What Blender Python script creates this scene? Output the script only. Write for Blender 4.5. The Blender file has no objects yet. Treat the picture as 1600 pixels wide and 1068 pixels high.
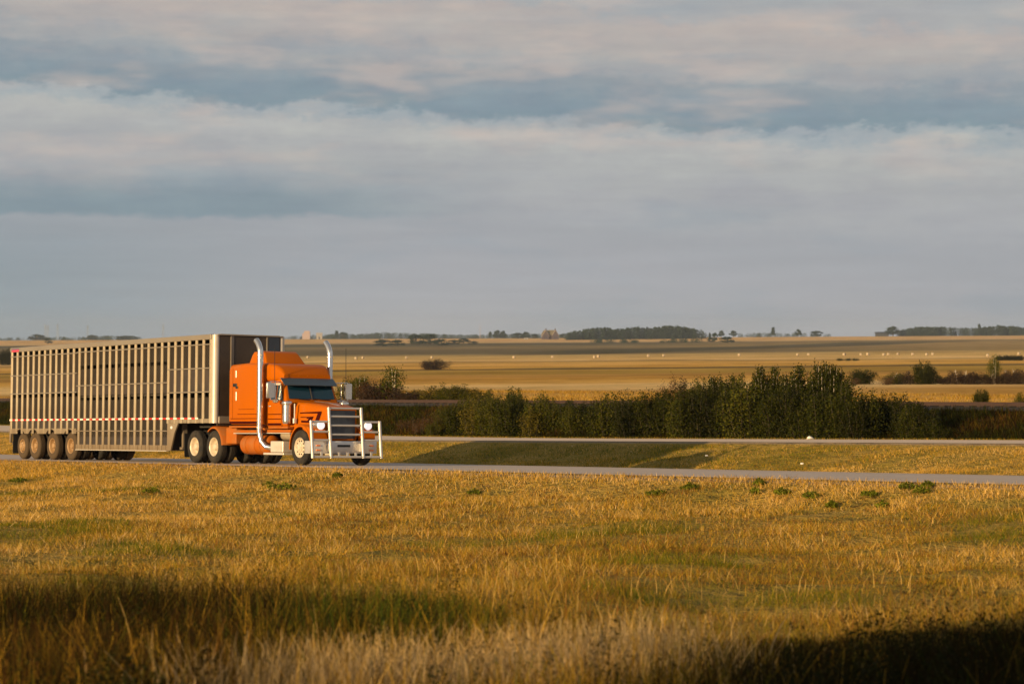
import bpy, math, random
import numpy as np
from mathutils import Vector, Matrix
random.seed(7); RNG = np.random.default_rng(7)
SC = bpy.context.scene
COL = SC.collection
PI = math.pi

# ------------------------------------------------------------------ camera, sky, sun, exposure
FPX = 3900.0                                   # focal length in pixels of the 1600 px wide photograph
cam_d = bpy.data.cameras.new('camera'); cam = bpy.data.objects.new('camera', cam_d); COL.objects.link(cam)
cam.location = (0, 0, 0); cam.rotation_euler = (PI/2 - 7/FPX, 0, 0)
cam_d.sensor_width = 36; cam_d.lens = FPX/1600*36
cam_d.clip_start = .5; cam_d.clip_end = 40000
cam_d.dof.use_dof = True; cam_d.dof.focus_distance = 77; cam_d.dof.aperture_fstop = 3.0
SC.camera = cam
SC.view_settings.view_transform = 'Standard'; SC.view_settings.look = 'None'
SC.view_settings.exposure = 0.45; SC.view_settings.gamma = 1
SC.cycles.volume_bounces = 0; SC.cycles.max_bounces = 8; SC.cycles.transparent_max_bounces = 24
SC.cycles.use_denoising = True

SUN_T = Vector((.681, .731, -.180)).normalized()      # the way the light travels
SUN_EL = math.asin(-SUN_T.z); SUN_AZ = math.atan2(-SUN_T.x, -SUN_T.y)
sd = bpy.data.lights.new('sun', 'SUN'); sun = bpy.data.objects.new('sun', sd); COL.objects.link(sun)
sd.energy = 4.8; sd.angle = math.radians(.5); sd.color = (1, .72, .37)
sun.rotation_euler = SUN_T.to_track_quat('-Z', 'Y').to_euler(); sun.location = (-60, -60, 40)

class NT:
    """small helper for node trees"""
    def __init__(s, tree): s.t = tree; s.n = tree.nodes; s.l = tree.links
    def new(s, typ, **kw):
        nd = s.n.new(typ)
        for k, v in kw.items(): setattr(nd, k, v)
        return nd
    def put(s, sock, v):
        if isinstance(v, bpy.types.NodeSocket): s.l.new(v, sock)
        elif v is not None:
            if sock.type == 'RGBA' and not isinstance(v, (int, float)): v = tuple(v) + ((1,) if len(v) == 3 else ())
            sock.default_value = v
    def math(s, op, a, b=None, c=None, clamp=False):
        m = s.new('ShaderNodeMath', operation=op, use_clamp=clamp)
        s.put(m.inputs[0], a)
        if b is not None: s.put(m.inputs[1], b)
        if c is not None: s.put(m.inputs[2], c)
        return m.outputs[0]
    def mix(s, f, a, b, typ='MIX'):
        m = s.new('ShaderNodeMix', data_type='RGBA', blend_type=typ)
        s.put(m.inputs[0], f); s.put(m.inputs[6], a); s.put(m.inputs[7], b)
        return m.outputs[2]
    def ramp(s, f, stops, interp='LINEAR'):
        r = s.new('ShaderNodeValToRGB'); cr = r.color_ramp; cr.interpolation = interp
        while len(cr.elements) < len(stops): cr.elements.new(.5)
        for e, (p, c) in zip(cr.elements, stops):
            e.position = p
            e.color = (c, c, c, 1) if isinstance(c, (int, float)) else tuple(c) + (1,)
        s.put(r.inputs[0], f); return r.outputs[0]
    def noise(s, vec, scale, detail=2, rough=.5, dim='3D'):
        nd = s.new('ShaderNodeTexNoise', noise_dimensions=dim); s.put(nd.inputs['Vector'], vec)
        nd.inputs['Scale'].default_value = scale; nd.inputs['Detail'].default_value = detail; nd.inputs['Roughness'].default_value = rough
        return nd.outputs[0]
    def comb(s, x, y, z=0):
        c = s.new('ShaderNodeCombineXYZ'); s.put(c.inputs[0], x); s.put(c.inputs[1], y); s.put(c.inputs[2], z); return c.outputs[0]
    def sep(s, v):
        c = s.new('ShaderNodeSeparateXYZ'); s.put(c.inputs[0], v); return c.outputs
    def smooth(s, x, a, b):
        m = s.new('ShaderNodeMapRange', interpolation_type='SMOOTHSTEP'); s.put(m.inputs[0], x)
        m.inputs[1].default_value = a; m.inputs[2].default_value = b; return m.outputs[0]

def srgb(r, g, b):
    f = lambda c: (c/255/12.92) if c/255 <= .04045 else ((c/255+.055)/1.055)**2.4
    return (f(r), f(g), f(b))

def build_world():
    w = bpy.data.worlds.new('World'); SC.world = w; w.use_nodes = True
    T = NT(w.node_tree); T.n.clear()
    out = T.new('ShaderNodeOutputWorld')
    sky = T.new('ShaderNodeTexSky', sky_type='NISHITA'); sky.sun_disc = False
    sky.sun_elevation = SUN_EL; sky.sun_rotation = SUN_AZ % (2*PI); sky.dust_density = 2
    b0 = T.new('ShaderNodeBackground'); T.l.new(sky.outputs[0], b0.inputs[0]); b0.inputs[1].default_value = .09
    # a layered overcast: bands of cloud stacked above one another, described by bearing and elevation
    d = T.new('ShaderNodeTexCoord').outputs['Generated']
    x, y, z = T.sep(d)[:3]
    hyp = T.math('SQRT', T.math('ADD', T.math('MULTIPLY', x, x), T.math('MULTIPLY', y, y)))
    E = T.math('MULTIPLY', T.math('DIVIDE', z, hyp), FPX)            # height above the horizon
    A = T.math('MULTIPLY', T.math('ARCTAN2', x, y), FPX)            # bearing from north
    P = T.comb(T.math('MULTIPLY', A, .001), T.math('MULTIPLY', E, .001), T.math('MULTIPLY', T.math('COSINE', T.math('DIVIDE', A, FPX)), 1.0))
    Pst = T.comb(T.math('MULTIPLY', A, .0022), T.math('MULTIPLY', E, .0095), .3)
    Pw = T.comb(T.math('MULTIPLY', A, .0050), T.math('MULTIPLY', E, .0110), 1.7)
    Pf = T.comb(T.math('MULTIPLY', A, .016), T.math('MULTIPLY', E, .034), 4.1)
    Pg = T.comb(T.math('MULTIPLY', A, .045), T.math('MULTIPLY', E, .065), 7.7)
    nb = T.math('SUBTRACT', T.noise(Pst, 1, 3, .5), .5)
    nw = T.math('SUBTRACT', T.noise(Pw, 1, 4, .55), .5)
    nf = T.math('SUBTRACT', T.noise(Pf, 1, 5, .62), .5)
    ng = T.math('SUBTRACT', T.noise(Pg, 1, 5, .65), .5)
    V = T.math('SUBTRACT', 527, E)                                    # counts down from high to the horizon
    fine = T.math('ADD', T.math('MULTIPLY', nf, 62), T.math('MULTIPLY', ng, 34))
    warp = T.math('ADD', T.math('ADD', T.math('MULTIPLY', nb, 72), T.math('MULTIPLY', nw, 62)), fine)
    Vt = T.math('ADD', T.math('SUBTRACT', V, T.math('MULTIPLY', A, .055)), warp)
    s = T.math('DIVIDE', Vt, 560, clamp=True)
    L = lambda v: max(0, v/560)
    main = T.ramp(s, [(0, srgb(170,171,172)), (L(25), srgb(182,174,170)), (L(62), srgb(175,171,169)), (L(92), srgb(164,166,168)), (L(125), srgb(146,156,163)), (L(158), srgb(134,150,160)),
                      (L(174), srgb(131,149,159)), (L(193), srgb(163,171,175)), (L(214), srgb(179,180,179)), (L(250), srgb(171,173,174)), (L(300), srgb(169,171,174)), (L(360), srgb(163,166,171)),
                      (L(430), srgb(166,168,173)), (L(520), srgb(169,171,175))], 'EASE')
    V2 = T.math('ADD', V, T.math('ADD', T.math('MULTIPLY', nw, 26), T.math('MULTIPLY', fine, .35)))
    low = T.math('MULTIPLY', T.math('MULTIPLY', T.smooth(V2, 235, 318), T.smooth(V2, 345, 331)), T.smooth(A, 60, -420))
    main = T.mix(T.math('MULTIPLY', low, .85), main, srgb(128,147,157))
    bil = T.math('SUBTRACT', T.noise(T.comb(T.math('MULTIPLY', A, .0075), T.math('MULTIPLY', E, .021), 13.1), 1, 5, .6), .5)
    bl = T.math('ADD', 1, T.math('MULTIPLY', T.math('MULTIPLY', bil, .34), T.smooth(V, 400, 300)))
    main = T.mix(1.0, main, T.comb(bl, bl, T.math('ADD', T.math('MULTIPLY', bl, .6), .4)), 'MULTIPLY')
    # colder towards the west, warm where low sun grazes the cloud bellies
    west = T.math('MULTIPLY', T.smooth(A, -100, -860), T.smooth(V, 250, 430))
    c = T.mix(T.math('MULTIPLY', west, .62), main, srgb(128,147,156))
    warmn = T.math('MULTIPLY', T.smooth(T.noise(T.comb(T.math('MULTIPLY', A, .0045), T.math('MULTIPLY', E, .017), 9.3), 1, 3, .55), .47, .70), T.smooth(V, 330, 200))
    c = T.mix(T.math('MULTIPLY', warmn, .50), c, srgb(205,187,176))
    cooln = T.smooth(T.noise(T.comb(T.math('MULTIPLY', A, .0031), T.math('MULTIPLY', E, .0125), 21.0), 1, 4, .55), .50, .72)
    c = T.mix(T.math('MULTIPLY', cooln, .30), c, srgb(138,156,168))
    streak = T.math('MULTIPLY', T.math('SUBTRACT', T.noise(T.comb(T.math('MULTIPLY', A, .0035), T.math('MULTIPLY', E, .05), 2.2), 1, 4, .6), .5), .16)
    c = T.mix(1.0, c, T.comb(T.math('ADD', 1, streak), T.math('ADD', 1, streak), T.math('ADD', 1, streak)), 'MULTIPLY')
    b1 = T.new('ShaderNodeBackground'); T.put(b1.inputs[0], c); T.put(b1.inputs[1], T.math('MULTIPLY', .74, T.math('ADD', 1, T.math('MULTIPLY', T.smooth(E, 560, 1800), .35))))
    mx = T.new('ShaderNodeMixShader')
    cover = T.math('SUBTRACT', 1, T.math('MULTIPLY', T.smooth(E, 700, 4500), .80))
    T.put(mx.inputs[0], cover); T.l.new(b0.outputs[0], mx.inputs[1]); T.l.new(b1.outputs[0], mx.inputs[2])
    T.l.new(mx.outputs[0], out.inputs[0])
build_world()

# ------------------------------------------------------------------ materials
def principled(name, color, rough=.7, metal=0.0, coat=0.0, var=.12, vscale=3.0, spec=.5, dirt=None, dscale=1.2, dlo=.45, dhi=.75, damt=.6, bump=0.0, bscale=20):
    m = bpy.data.materials.new(name); m.use_nodes = True
    T = NT(m.node_tree); bs = T.n['Principled BSDF']
    co = T.new('ShaderNodeTexCoord').outputs['Object']
    nz = T.noise(co, vscale, 4, .6)
    c = T.mix(nz, tuple(max(0, k*(1-var)) for k in color), tuple(min(1, k*(1+var)) for k in color))
    if dirt is not None:
        dz = T.smooth(T.noise(co, dscale, 5, .65), dlo, dhi)
        c = T.mix(T.math('MULTIPLY', dz, damt), c, dirt)
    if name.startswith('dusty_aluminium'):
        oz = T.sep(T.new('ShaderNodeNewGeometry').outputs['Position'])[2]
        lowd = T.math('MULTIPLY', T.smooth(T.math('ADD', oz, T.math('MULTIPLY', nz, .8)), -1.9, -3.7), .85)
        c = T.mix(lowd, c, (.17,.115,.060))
    T.put(bs.inputs['Base Color'], c)
    T.put(bs.inputs['Roughness'], T.math('ADD', rough-.06, T.math('MULTIPLY', nz, .12)))
    bs.inputs['Metallic'].default_value = metal
    bs.inputs['Specular IOR Level'].default_value = spec
    bs.inputs['Coat Weight'].default_value = coat
    bs.inputs['Coat Roughness'].default_value = .12
    if bump:
        bm_ = T.new('ShaderNodeBump'); bm_.inputs['Strength'].default_value = bump; bm_.inputs['Distance'].default_value = .02
        T.put(bm_.inputs['Height'], T.noise(co, bscale, 4, .6)); T.l.new(bm_.outputs[0], bs.inputs['Normal'])
    return m

def leafmat(name, color, trans=.25, var=.45, rough=.7, nscale=.9):
    """foliage: per leaf tone from the mesh attribute 'tone', a little light passing through"""
    m = bpy.data.materials.new(name); m.use_nodes = True
    T = NT(m.node_tree); bs = T.n['Principled BSDF']; out = T.n['Material Output']
    at = T.new('ShaderNodeAttribute', attribute_name='tone').outputs['Color']
    c = T.mix(1.0, color, at, 'MULTIPLY')
    T.put(bs.inputs['Base Color'], c); bs.inputs['Roughness'].default_value = rough; bs.inputs['Specular IOR Level'].default_value = .05
    tr = T.new('ShaderNodeBsdfTranslucent'); T.put(tr.inputs[0], c)
    mx = T.new('ShaderNodeMixShader'); mx.inputs[0].default_value = trans
    T.l.new(bs.outputs[0], mx.inputs[1]); T.l.new(tr.outputs[0], mx.inputs[2]); T.l.new(mx.outputs[0], out.inputs[0])
    return m

M = {}
M['orange'] = principled('orange_paint', (.41,.094,.0), .42, 0, .02, .07, 1.5, .06, dirt=(.42,.20,.08), dscale=1.1, dlo=.55, dhi=.85, damt=.35)
M['orange_dusty'] = principled('dusty_orange_paint', (.38,.095,.006), .55, 0, .0, .12, 3, .12, dirt=(.30,.14,.05), dscale=2.5, dlo=.4, dhi=.7, damt=.5)
M['maroon'] = principled('maroon_stripe', (.040,.003,.002), .7, 0, 0, .1, spec=.05)
M['chrome'] = principled('polished_steel', (.62,.60,.57), .22, .85, 0, .04, 2, dirt=(.5,.42,.32), dscale=4, damt=.3)
M['alu'] = principled('cast_aluminium', (.66,.60,.52), .42, .35, 0, .08, 3, dirt=(.40,.31,.22), dscale=3, damt=.45)
M['bar'] = principled('brushed_aluminium_bar', (.50,.465,.43), .38, .3, 0, .05, 3, dirt=(.5,.42,.34), dscale=5, damt=.3)
M['bumper'] = principled('bumper_steel', (.60,.56,.52), .36, .55, 0, .06, 3, dirt=(.38,.30,.22), dscale=4, damt=.4)
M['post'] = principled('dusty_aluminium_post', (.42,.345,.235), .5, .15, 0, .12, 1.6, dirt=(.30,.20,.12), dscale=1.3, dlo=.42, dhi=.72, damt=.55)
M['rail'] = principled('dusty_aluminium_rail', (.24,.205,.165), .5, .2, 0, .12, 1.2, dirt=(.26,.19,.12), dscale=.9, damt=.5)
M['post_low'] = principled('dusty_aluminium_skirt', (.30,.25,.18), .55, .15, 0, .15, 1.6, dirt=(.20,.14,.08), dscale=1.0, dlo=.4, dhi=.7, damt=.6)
M['corner'] = principled('bare_aluminium_corner', (.55,.49,.41), .40, .2, 0, .06, 2, dirt=(.5,.34,.22), dscale=2.5, dlo=.5, dhi=.8, damt=.5)
M['nose'] = principled('dark_brown_nose_panel', (.050,.036,.026), .45, .2, 0, .25, 2.5, dirt=(.08,.055,.035), dscale=1.5)
M['nose_blue'] = principled('dark_blue_grey_panel', (.035,.045,.065), .4, .2, 0, .2, 2.5)
M['inner'] = principled('dark_interior_metal', (.045,.037,.030), .8, .1, 0, .3, 2)
M['belly'] = principled('dirty_underframe', (.03,.026,.022), .9, 0, 0, .3, 3)
M['rubber'] = principled('tyre_rubber', (.016,.015,.014), .85, 0, 0, .2, 6, .3, dirt=(.06,.045,.03), dscale=4, dlo=.35, dhi=.7, damt=.6)
M['rubber_dust'] = principled('dusty_tyre_rubber', (.075,.050,.028), .9, 0, 0, .3, 5, .3, dirt=(.05,.035,.02), dscale=5, damt=.6)
M['rim'] = principled('cream_wheel_rim', (.66,.56,.42), .42, .2, 0, .1, 5, dirt=(.34,.22,.12), dscale=6, damt=.4)
M['rim_dust'] = principled('dusty_brown_wheel_rim', (.36,.22,.10), .55, .15, 0, .15, 5, dirt=(.22,.12,.05), dscale=6, damt=.6)
M['black'] = principled('black_metal', (.012,.011,.011), .55, 0, 0, .2)
M['grille'] = principled('grille_mesh', (.17,.175,.19), .45, .5, 0, .3, 8)
M['visor'] = principled('grey_sun_visor', (.075,.10,.115), .3, .5, .0, .1)
M['lamp'] = principled('clear_lamp_lens', (.90,.88,.90), .12, 0, .5, .02)
M['amber'] = principled('amber_marker_lens', (.85,.22,.03), .3, 0, .3, .05)
M['seat'] = principled('cab_interior', (.03,.03,.035), .8)
M['decal_red'] = principled('decal_red', (.55,.05,.10), .5)
M['decal_blue'] = principled('decal_blue_grey', (.16,.10,.16), .5)
M['white_tape'] = principled('white_reflective_tape', (.85,.74,.62), .4)
M['red_tape'] = principled('red_reflective_tape', (.50,.03,.02), .4)
M['asphalt'] = principled('weathered_asphalt', (.54,.42,.325), .9, 0, 0, .14, .5, .2, dirt=(.40,.32,.25), dscale=.25, damt=.5, bump=.3, bscale=30)
M['asphalt_far'] = principled('pale_weathered_asphalt', (.72,.53,.37), .9, 0, 0, .12, .5, .2, dirt=(.54,.40,.29), dscale=.25, damt=.5, bump=.3, bscale=30)
M['paint_white'] = principled('road_paint_white', (.62,.58,.52), .8, dirt=(.3,.26,.22), dscale=3, damt=.6)
M['paint_yellow'] = principled('road_paint_yellow', (.60,.40,.08), .8, dirt=(.3,.22,.12), dscale=3, damt=.6)
M['rust'] = principled('rusty_rail_steel', (.045,.022,.015), .8, .2, 0, .3, 4)
M['ballast'] = principled('railway_ballast', (.022,.014,.007), .95, 0, 0, .5, 6, bump=1, bscale=12)
M['sleeperwood'] = principled('old_railway_tie', (.028,.018,.010), .95)
M['straw'] = principled('hay_bale_straw', (.42,.33,.22), .95, 0, 0, .2, 2, .1, bump=1, bscale=6)
M['straw_end'] = principled('hay_bale_end', (.5,.36,.22), .95, 0, 0, .25, 3, .1)
M['bark'] = principled('grey_brown_bark', (.10,.075,.05), .95, 0, 0, .4, 4)
M['birch'] = principled('pale_aspen_bark', (.60,.50,.38), .9, 0, 0, .25, 3, dirt=(.12,.09,.06), dscale=6, dlo=.55, dhi=.7, damt=.8)
M['plastic'] = principled('white_plastic', (.80,.74,.68), .5)
M['roof'] = principled('mossy_brown_roof', (.16,.13,.075), .9, 0, 0, .2, 1)
M['housewall'] = principled('weathered_wood_wall', (.075,.055,.065), .9, 0, 0, .25, 1)
M['housegable'] = principled('pale_gable_trim', (.30,.24,.19), .9)
M['window'] = principled('dark_window_glass', (.04,.05,.08), .15)
M['shedroof'] = principled('dark_shed_roof', (.03,.035,.045), .7)
M['pinkwall'] = principled('pale_elevator_wall', (.36,.27,.25), .8)
M['greywall'] = principled('white_shed_wall', (.30,.27,.25), .8)
M['steel'] = principled('galvanised_steel', (.22,.23,.25), .6, .3)
L_ = lambda n, c, t=.25: leafmat(n, c, t)
M['leaf_willow'] = L_('willow_leaves', (.028,.032,.004), .2)
M['leaf_dark'] = L_('dark_green_leaves', (.016,.018,.003), .15)
M['leaf_olive'] = L_('olive_leaves', (.080,.074,.008))
M['leaf_yellow'] = L_('yellowing_leaves', (.13,.098,.012))
M['leaf_brown'] = L_('brown_twigs_and_leaves', (.075,.038,.015))
M['leaf_purple'] = L_('purple_brown_leaves', (.050,.028,.020))
M['leaf_far'] = L_('distant_dark_leaves', (.028,.044,.030), .1)
M['grass'] = L_('grass_blades', (1,1,1), .42)
M['weed_green'] = L_('fresh_green_weeds', (.115,.125,.010))

def glass_mat():
    m = bpy.data.materials.new('dark_tinted_glass'); m.use_nodes = True
    b = m.node_tree.nodes['Principled BSDF']
    b.inputs['Base Color'].default_value = (.006,.028,.045,1); b.inputs['Roughness'].default_value = .12
    b.inputs['Specular IOR Level'].default_value = .6
    return m
M['glass'] = glass_mat()

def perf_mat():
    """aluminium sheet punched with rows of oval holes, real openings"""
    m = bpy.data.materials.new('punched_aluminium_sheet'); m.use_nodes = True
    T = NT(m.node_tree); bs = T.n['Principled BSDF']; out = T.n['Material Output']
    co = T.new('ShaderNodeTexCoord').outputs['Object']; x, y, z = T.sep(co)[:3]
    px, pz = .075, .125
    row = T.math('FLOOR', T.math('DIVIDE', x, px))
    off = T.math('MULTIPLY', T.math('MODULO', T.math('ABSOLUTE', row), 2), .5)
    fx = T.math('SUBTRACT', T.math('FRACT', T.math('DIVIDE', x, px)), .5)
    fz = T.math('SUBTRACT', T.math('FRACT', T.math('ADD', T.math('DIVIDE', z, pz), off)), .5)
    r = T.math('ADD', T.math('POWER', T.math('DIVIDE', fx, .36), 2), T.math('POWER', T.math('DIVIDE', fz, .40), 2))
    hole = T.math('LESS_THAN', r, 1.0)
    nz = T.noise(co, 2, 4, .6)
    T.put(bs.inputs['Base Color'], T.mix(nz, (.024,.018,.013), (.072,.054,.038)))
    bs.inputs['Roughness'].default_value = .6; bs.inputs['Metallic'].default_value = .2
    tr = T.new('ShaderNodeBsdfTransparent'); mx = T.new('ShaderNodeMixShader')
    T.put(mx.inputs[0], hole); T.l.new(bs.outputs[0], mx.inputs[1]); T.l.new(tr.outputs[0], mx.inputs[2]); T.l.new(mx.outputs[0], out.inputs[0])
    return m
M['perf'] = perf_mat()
def lamp_on():
    m = bpy.data.materials.new('lit_headlamp'); m.use_nodes = True; q = m.node_tree.nodes['Principled BSDF']
    q.inputs['Base Color'].default_value = (.8,.8,.8,1); q.inputs['Emission Color'].default_value = (1,.93,.95,1); q.inputs['Emission Strength'].default_value = .55; return m
M['headlamp'] = lamp_on()
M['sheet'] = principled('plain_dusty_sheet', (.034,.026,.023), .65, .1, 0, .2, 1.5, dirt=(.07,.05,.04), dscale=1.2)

# ------------------------------------------------------------------ object helpers
def finish(name, mesh, mat, parent=None, smooth=None):
    o = bpy.data.objects.new(name, mesh); COL.objects.link(o)
    mats = mat if isinstance(mat, (list, tuple)) else [mat]
    for m in mats: mesh.materials.append(M[m] if isinstance(m, str) else m)
    if smooth is not None:
        mesh.shade_smooth(); mesh.set_sharp_from_angle(angle=math.radians(smooth))
    if parent is not None: o.parent = parent
    return o
def tag(o, label=None, cat=None, group=None, kind=None):
    if label: o['label'] = label
    if cat: o['category'] = cat
    if group: o['group'] = group
    if kind: o['kind'] = kind
    return o
def empty(name, loc=(0,0,0), rz=0, parent=None):
    o = bpy.data.objects.new(name, None); COL.objects.link(o); o.location = loc; o.rotation_euler = (0,0,rz)
    o.empty_display_size = .2
    if parent is not None: o.parent = parent
    return o
def dup(root):
    r = root.copy(); COL.objects.link(r)
    for ch in list(root.children):
        c = ch.copy(); COL.objects.link(c); c.parent = r
        for g in list(ch.children):
            d = g.copy(); COL.objects.link(d); d.parent = c
    return r

SPLIT = {'bull_bar','cross_tube','bracket','hatch_hinge','fog_lamp','clamp','strap','side_skirt','skirt_trim','side_rail','seam_post','partition','wiper','hand_hole','grab_bracket','rib','floor','deck','bottom_rail','roof_marker','mirror_arm','cross_arm'} - {'mirror_arm'}
class MB:
    def __init__(s): s.v = []; s.f = []; s.mi = []
    def add(s, vs, fs, mi=0):
        b = len(s.v); s.v += [tuple(p) for p in vs]; s.f += [tuple(i+b for i in f) for f in fs]; s.mi += [mi]*len(fs); return s
    def box(s, x0, x1, y0, y1, z0, z1, mi=0, b=0.0):
        if b <= 0:
            vs = [(x,y,z) for x in (x0,x1) for y in (y0,y1) for z in (z0,z1)]
            fs = [(0,1,3,2),(4,6,7,5),(0,4,5,1),(2,3,7,6),(0,2,6,4),(1,5,7,3)]
            return s.add(vs, fs, mi)
        def sec(x, i):
            return [(x, yy, zz) for yy, zz in ((y0+b+i,z0+i),(y1-b-i,z0+i),(y1-i,z0+b+i),(y1-i,z1-b-i),(y1-b-i,z1-i),(y0+b+i,z1-i),(y0+i,z1-b-i),(y0+i,z0+b+i))]
        return s.loft([sec(x0, b*.7), sec(x0+b, 0), sec(x1-b, 0), sec(x1, b*.7)], mi=mi)
    def loft(s, secs, mi=0, cap=True, closed=True):
        n = len(secs[0]); vs = [p for q in secs for p in q]; fs = []
        for i in range(len(secs)-1):
            for j in range(n if closed else n-1):
                a, b2 = i*n+j, i*n+(j+1) % n
                fs.append((a, b2, b2+n, a+n))
        if cap and closed:
            fs.append(tuple(range(n-1, -1, -1))); fs.append(tuple((len(secs)-1)*n+j for j in range(n)))
        return s.add(vs, fs, mi)
    def tube(s, pts, r, n=10, mi=0, cap=True):
        pts = [Vector(p) for p in pts]; rs = r if isinstance(r, (list, tuple)) else [r]*len(pts)
        secs = []; up = None
        for i, p in enumerate(pts):
            a = pts[max(0, i-1)]; c = pts[min(len(pts)-1, i+1)]; d = (c-a).normalized()
            if up is None: up = Vector((0,0,1)) if abs(d.z) < .9 else Vector((1,0,0))
            u = d.cross(up).normalized(); w = u.cross(d).normalized(); up = w
            secs.append([p + (u*math.cos(t)+w*math.sin(t))*rs[i] for t in (2*PI*k/n for k in range(n))])
        return s.loft(secs, mi=mi, cap=cap)
    def lathe(s, prof, axis='y', n=32, c=(0,0,0), mi=0):
        """prof: list of (radius, offset along axis)"""
        secs = []
        for r, a in prof:
            ring = []
            for k in range(n):
                t = 2*PI*k/n; p, q = r*math.cos(t), r*math.sin(t)
                ring.append({'y': (c[0]+p, c[1]+a, c[2]+q), 'z': (c[0]+p, c[1]+q, c[2]+a), 'x': (c[0]+a, c[1]+p, c[2]+q)}[axis])
            secs.append(ring)
        return s.loft(secs, mi=mi, cap=False)
    def sheet(s, pts_a, pts_b, mi=0):
        n = len(pts_a); return s.add(list(pts_a)+list(pts_b), [(i, i+1, n+i+1, n+i) for i in range(n-1)], mi)
    def prism(s, poly, y0, y1, mi=0):
        """poly in x,z extruded along y"""
        n = len(poly); vs = [(x,y0,z) for x,z in poly]+[(x,y1,z) for x,z in poly]
        fs = [(i,(i+1)%n,n+(i+1)%n,n+i) for i in range(n)]+[tuple(range(n-1,-1,-1)), tuple(range(n,2*n))]
        return s.add(vs, fs, mi)
    def build(s, name, mat, parent=None, smooth=None):
        if name in SPLIT:
            par = list(range(len(s.v)))
            def find(a):
                while par[a] != a: par[a] = par[par[a]]; a = par[a]
                return a
            for f in s.f:
                r0 = find(f[0])
                for q in f[1:]: par[find(q)] = r0
            isl = {}
            for k, f in enumerate(s.f): isl.setdefault(find(f[0]), []).append(k)
            if len(isl) > 1:
                first = None
                for fs in isl.values():
                    m = MB(); used = {}
                    for k in fs:
                        g = []
                        for q in s.f[k]:
                            if q not in used: used[q] = len(m.v); m.v.append(s.v[q])
                            g.append(used[q])
                        m.f.append(tuple(g)); m.mi.append(s.mi[k])
                    o = m._build(name, mat, parent, smooth); first = first or o
                return first
        return s._build(name, mat, parent, smooth)
    def _build(s, name, mat, parent=None, smooth=None):
        me = bpy.data.meshes.new(name); me.from_pydata(s.v, [], s.f)
        if any(s.mi): me.polygons.foreach_set('material_index', s.mi)
        me.update()
        import bmesh
        bm = bmesh.new(); bm.from_mesh(me); bmesh.ops.recalc_face_normals(bm, faces=bm.faces); bm.to_mesh(me); bm.free()
        return finish(name, me, mat, parent, smooth)

def rr(x, hw, z0, z1, r, n=5, hwt=None, yc=0):
    """rounded rectangle section across x; hwt = half width at the top"""
    hwt = hw if hwt is None else hwt; pts = []
    for cy, cz, a0, h in ((1, 0, -PI/2, hw), (1, 1, 0, hwt), (-1, 1, PI/2, hwt), (-1, 0, PI, hw)):
        for k in range(n+1):
            t = a0 + PI/2*k/n
            pts.append((x, yc+cy*(h-r)+r*math.cos(t), (z1-r if cz else z0+r)+r*math.sin(t)))
    return pts

# ------------------------------------------------------------------ terrain (the eye is at the origin)
FX, FY = .5632, -.8263            # direction of the road, towards the right and the camera
NX, NY = .8263, .5632             # across the road, away from the camera
W0 = (-6.4, 75.0)
TAB = RNG.random((256, 256)); TAB2 = RNG.random((256, 256))
def vnoise(x, y, sc, tab=TAB):
    x = np.asarray(x, float)/sc + 1000.3; y = np.asarray(y, float)/sc + 1000.7
    xi = np.floor(x).astype(int); yi = np.floor(y).astype(int); fx = x-xi; fy = y-yi
    fx = fx*fx*(3-2*fx); fy = fy*fy*(3-2*fy); g = lambda a, b: tab[a % 256, b % 256]
    return (g(xi,yi)*(1-fx)+g(xi+1,yi)*fx)*(1-fy)+(g(xi,yi+1)*(1-fx)+g(xi+1,yi+1)*fx)*fy
def fbm(x, y, sc, o=3, tab=TAB):
    r = 0; a = 1; t = 0
    for i in range(o): r = r + a*vnoise(x+i*17.3, y-i*9.1, sc/2**i, tab); t += a; a *= .5
    return r/t
def kn(X, Y): return (X-W0[0])*FX+(Y-W0[1])*FY, (X-W0[0])*NX+(Y-W0[1])*NY
def xy(k, n): return W0[0]+k*FX+n*NX, W0[1]+k*FY+n*NY
def zroad(k):
    k = np.asarray(k, float)
    b = -30.0; left = -3.85+.031*b + np.where(k < b, (k-b)*.012 + (1-np.exp(np.minimum(0, k-b)/40))*(-.76), 0)
    mid = -3.85+.031*k; right = -3.85+.031*66
    return np.where(k < b, left, np.where(k > 66, right+(k-66)*.004, mid))
HN = [(-4000,1.5),(-300,1.0),(-90,.6),(-60,.35),(-45,.2),(-37,.0),(-25,-.36),(-12,-.52),(-5,-.30),(-3.6,.0),(-3.2,.06),(-2.7,.081),(8.3,-.249),(8.9,-.27),(10.5,-.70),(13,-1.0),(17,-1.02),(20,-.62),(24.2,.10),(34,-.04),(35.2,-.12),(36.2,-.35),(37.0,-.35)]
def zrail(k): return -2.97+.0185*np.maximum(np.asarray(k, float), -160)
GY = np.array([60,95,120,160,213,300,450,700,1170,1700,2400,3300,4300,5200,6500,16000.]); GZ = np.array([-3.2,-3.3,-3.55,-4.5,-5.0,-5.75,-6.95,-8.4,-9.7,-10.7,-9.6,-6.0,-1.2,-3.0,-14,-30.])
def field(X, Y):
    Yc = np.clip(Y, 60, 16000); z = np.interp(np.log(Yc), np.log(GY), GZ)
    tl = np.interp(Yc, [60,1170,4300,16000], [.010,.0095,.005,.003])
    z = z + tl*np.clip(X, -1500, 1500)
    amp = np.clip((Yc-150)/1500, 0, 1)
    return z + amp*(fbm(X, Y, 420, 2)-.5)*1.6 + (fbm(X, Y, 30, 2)-.5)*.35*np.clip((Yc-110)/60, 0, 1)*np.clip(2-Yc/900, 0, 1)
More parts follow.
